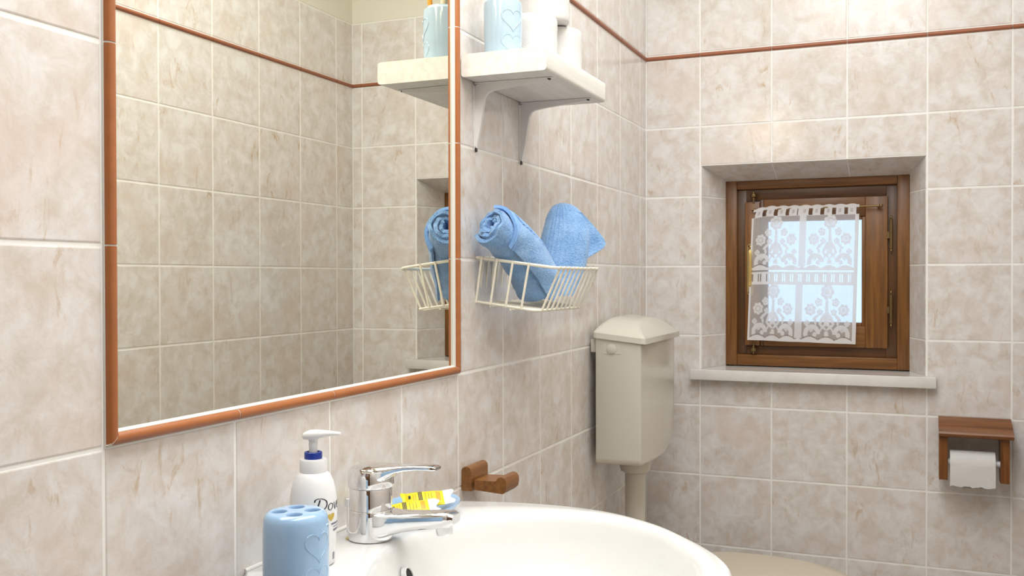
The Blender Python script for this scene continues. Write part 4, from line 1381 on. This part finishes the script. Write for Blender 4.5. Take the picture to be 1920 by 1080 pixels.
# ------------------------------------------------------------------ toothbrush holder
cc = (0.0915, -1.8770); CR = 0.0370; CH = 0.0865
cup = thing('toothbrush_holder', (cc[0], cc[1], DK), 'pale blue ceramic toothbrush holder with holes in its top', 'toothbrush holder')
bm = bmesh.new()
n = 64
def circ(r, z): return [(cc[0] + r * cos(2 * pi * i / n), cc[1] + r * sin(2 * pi * i / n), DK + z) for i in range(n)]
wall = [(CR - .004, .0006), (CR - .0015, .003), (CR, .010), (CR, .045), (CR - .0003, .066), (CR - .001, CH - .009), (CR - .0030, CH - .0034), (CR - .0060, CH - .0006), (CR - .0085, CH)]
rows_ = loft(bm, [circ(r, z) for r, z in wall], caps=False)
bm.faces.new(rows_[0])
# top disc with four holes
edges = []
for i in range(n):
    edges.append(bm.edges.get((rows_[-1][i], rows_[-1][(i + 1) % n])))
rad = 0.0185
hole_az = [math.radians(a) for a in (-60, 33, 122, 214)]
holes = []
for a in hole_az:
    hx, hy = cc[0] + rad * cos(a), cc[1] + rad * sin(a)
    hv = [bm.verts.new((hx + .0095 * cos(2 * pi * k / 24), hy + .0095 * sin(2 * pi * k / 24), DK + CH)) for k in range(24)]
    he = [bm.edges.new((hv[k], hv[(k + 1) % 24])) for k in range(24)]
    holes.append((hv, (hx, hy))); edges += he
bmesh.ops.triangle_fill(bm, use_beauty=True, use_dissolve=False, edges=edges)
for hv, (hx, hy) in holes:
    prev = hv
    for r, dz in ((.0090, .0006), (.0087, .0025), (.0087, .022)):
        nv = [bm.verts.new((hx + r * cos(2 * pi * k / 24), hy + r * sin(2 * pi * k / 24), DK + CH - dz)) for k in range(24)]
        for k in range(24): bm.faces.new((prev[k], prev[(k + 1) % 24], nv[(k + 1) % 24], nv[k]))
        prev = nv
    bm.faces.new(prev)
mk('cup_body', bm, BLUEC, cup)
for hz in (.0500, .0130):
    for az in (-12, 168):
        mk('heart_relief', heart_patch(cc, CR - .0003, math.radians(az), DK + hz, 0.0345, lift=.0008), BLUEC, cup)

# ------------------------------------------------------------------ wooden towel hook
hk = thing('wooden_towel_hook', (0, -1.22, Z0 - 0.806), 'brown wooden towel bar end with a lipped arm above the washbasin', 'hook')
bm = bmesh.new()
hz0, hz1, hw_ = Z0 - 0.806, Z0 - 0.7635, 0.0195
prof_ = [(0.0006, hz0), (hw_, hz0), (hw_, hz1 - .009)] + [(hw_ / 2 + hw_ / 2 * cos(a), hz1 - .009 + .009 * sin(a)) for a in (0.5, 0.9, 1.3, 1.57, 1.85, 2.25, 2.65)] + [(0.0006, hz1 - .009)]
extrude_poly(bm, [(x, -1.2555, z) for x, z in prof_], (0, 0.071, 0))
bmesh.ops.bevel(bm, geom=[e for e in bm.edges if e.calc_face_angle(0) > 0.9], offset=0.0009, segments=2, affect='EDGES')
mk('back_plate', bm, W_HOOK, hk)
bm = bmesh.new()
arm = [(0.0245, Z0 - .8035), (.078, Z0 - .8065), (.0835, Z0 - .801), (.0850, Z0 - .793), (.0845, Z0 - .785), (.081, Z0 - .7795), (.075, Z0 - .7775), (.0695, Z0 - .779), (.0645, Z0 - .7855), (.0245, Z0 - .7865)]
extrude_poly(bm, [(x, -1.2535, z) for x, z in arm], (0, 0.058, 0))
bmesh.ops.bevel(bm, geom=[e for e in bm.edges if e.calc_face_angle(0) > 0.7], offset=0.0009, segments=2, affect='EDGES')
mk('arm', bm, W_HOOK, hk)
bm = bmesh.new(); tube(bm, [(hw_ - .001, -1.225, Z0 - .795), (.0255, -1.225, Z0 - .795)], .007, 12); mk('dowel', bm, W_HOOK, hk)

# ------------------------------------------------------------------ paper holder and its roll
ph = thing('paper_holder', (0.872, 0, Z0 - 0.95), 'brown wooden toilet paper holder on the wall right of the window', 'paper holder')
bm = bmesh.new()
pr_ = [(-.0004, -.7985), (-.0004, -.818), (-.055, -.8315), (-.082, -.8375), (-.0885, -.8395), (-.0945, -.8365), (-.0960, -.8305), (-.0930, -.8255), (-.0870, -.8240), (-.055, -.8170), (-.052, -.8140)]
extrude_poly(bm, [(0.7875, y, Z0 + z) for y, z in pr_], (0.171, 0, 0))
bmesh.ops.bevel(bm, geom=[e for e in bm.edges if e.calc_face_angle(0) > 1.0], offset=0.001, segments=2, affect='EDGES')
mk('top_board', bm, W_TP, ph)
for x0 in (0.7880, 0.9290):
    bm = bmesh.new()
    extrude_poly(bm, [(x0, y, Z0 + z) for y, z in ((-.012, -.820), (-.012, -.905), (-.040, -.950), (-.082, -.950), (-.078, -.836))], (0.0205, 0, 0))
    bmesh.ops.bevel(bm, geom=[e for e in bm.edges if e.calc_face_angle(0) > 1.0], offset=0.001, segments=2, affect='EDGES')
    mk('side_arm', bm, W_TPV, ph)
bm = bmesh.new(); tube(bm, [(0.803, -.060, Z0 - .9065), (0.934, -.060, Z0 - .9065)], .0085, 20); mk('spindle', bm, WPLAS, ph)
pr0 = thing('toilet_roll', (0.866, -.060, Z0 - .945), 'nearly used toilet roll hanging in the wooden holder', 'toilet roll')
bm = bmesh.new(); secs = []
rc = (-.060, Z0 - .9095)
for x, r in ((.8145, .0150), (.8145, .0325), (.8155, .0335), (.9165, .0335), (.9175, .0325), (.9175, .0150)):
    secs.append([(x, rc[0] + r * cos(2 * pi * i / 40), rc[1] + r * sin(2 * pi * i / 40)) for i in range(40)])
loft(bm, secs, caps=False); mk('paper', bm, PAPER, pr0)
bm = bmesh.new(); tube(bm, [(.8147, rc[0], rc[1]), (.9173, rc[0], rc[1])], .0155, 24, caps=False); mk('core', bm, CARD, pr0)
bm = bmesh.new(); secs = []
pathy = [(rc[0] + .0338 * cos(a), rc[1] + .0338 * sin(a)) for a in (1.6, 1.9, 2.2, 2.5, 2.8, pi)] + [(rc[0] - .0342, rc[1] - .010), (rc[0] - .0350, rc[1] - .022), (rc[0] - .0355, rc[1] - .034), (rc[0] - .0352, rc[1] - .0525)]
for k, (y, z) in enumerate(pathy):
    row = []
    for j in range(17):
        s = j / 16
        zz = z + (0.0016 * sin(s * 21) + .0008 * sin(s * 47) if k == len(pathy) - 1 else 0)
        row.append(Vector((.8135 + .104 * s, y - .0006 * sin(s * 5 + k), zz)))
    secs.append(row + [p + Vector((0, .0005, 0)) for p in row[::-1]])
loft(bm, secs); mk('loose_sheet', bm, PAPER, pr0)

for o in bpy.data.objects:
    if '_base' in o: del o['_base']
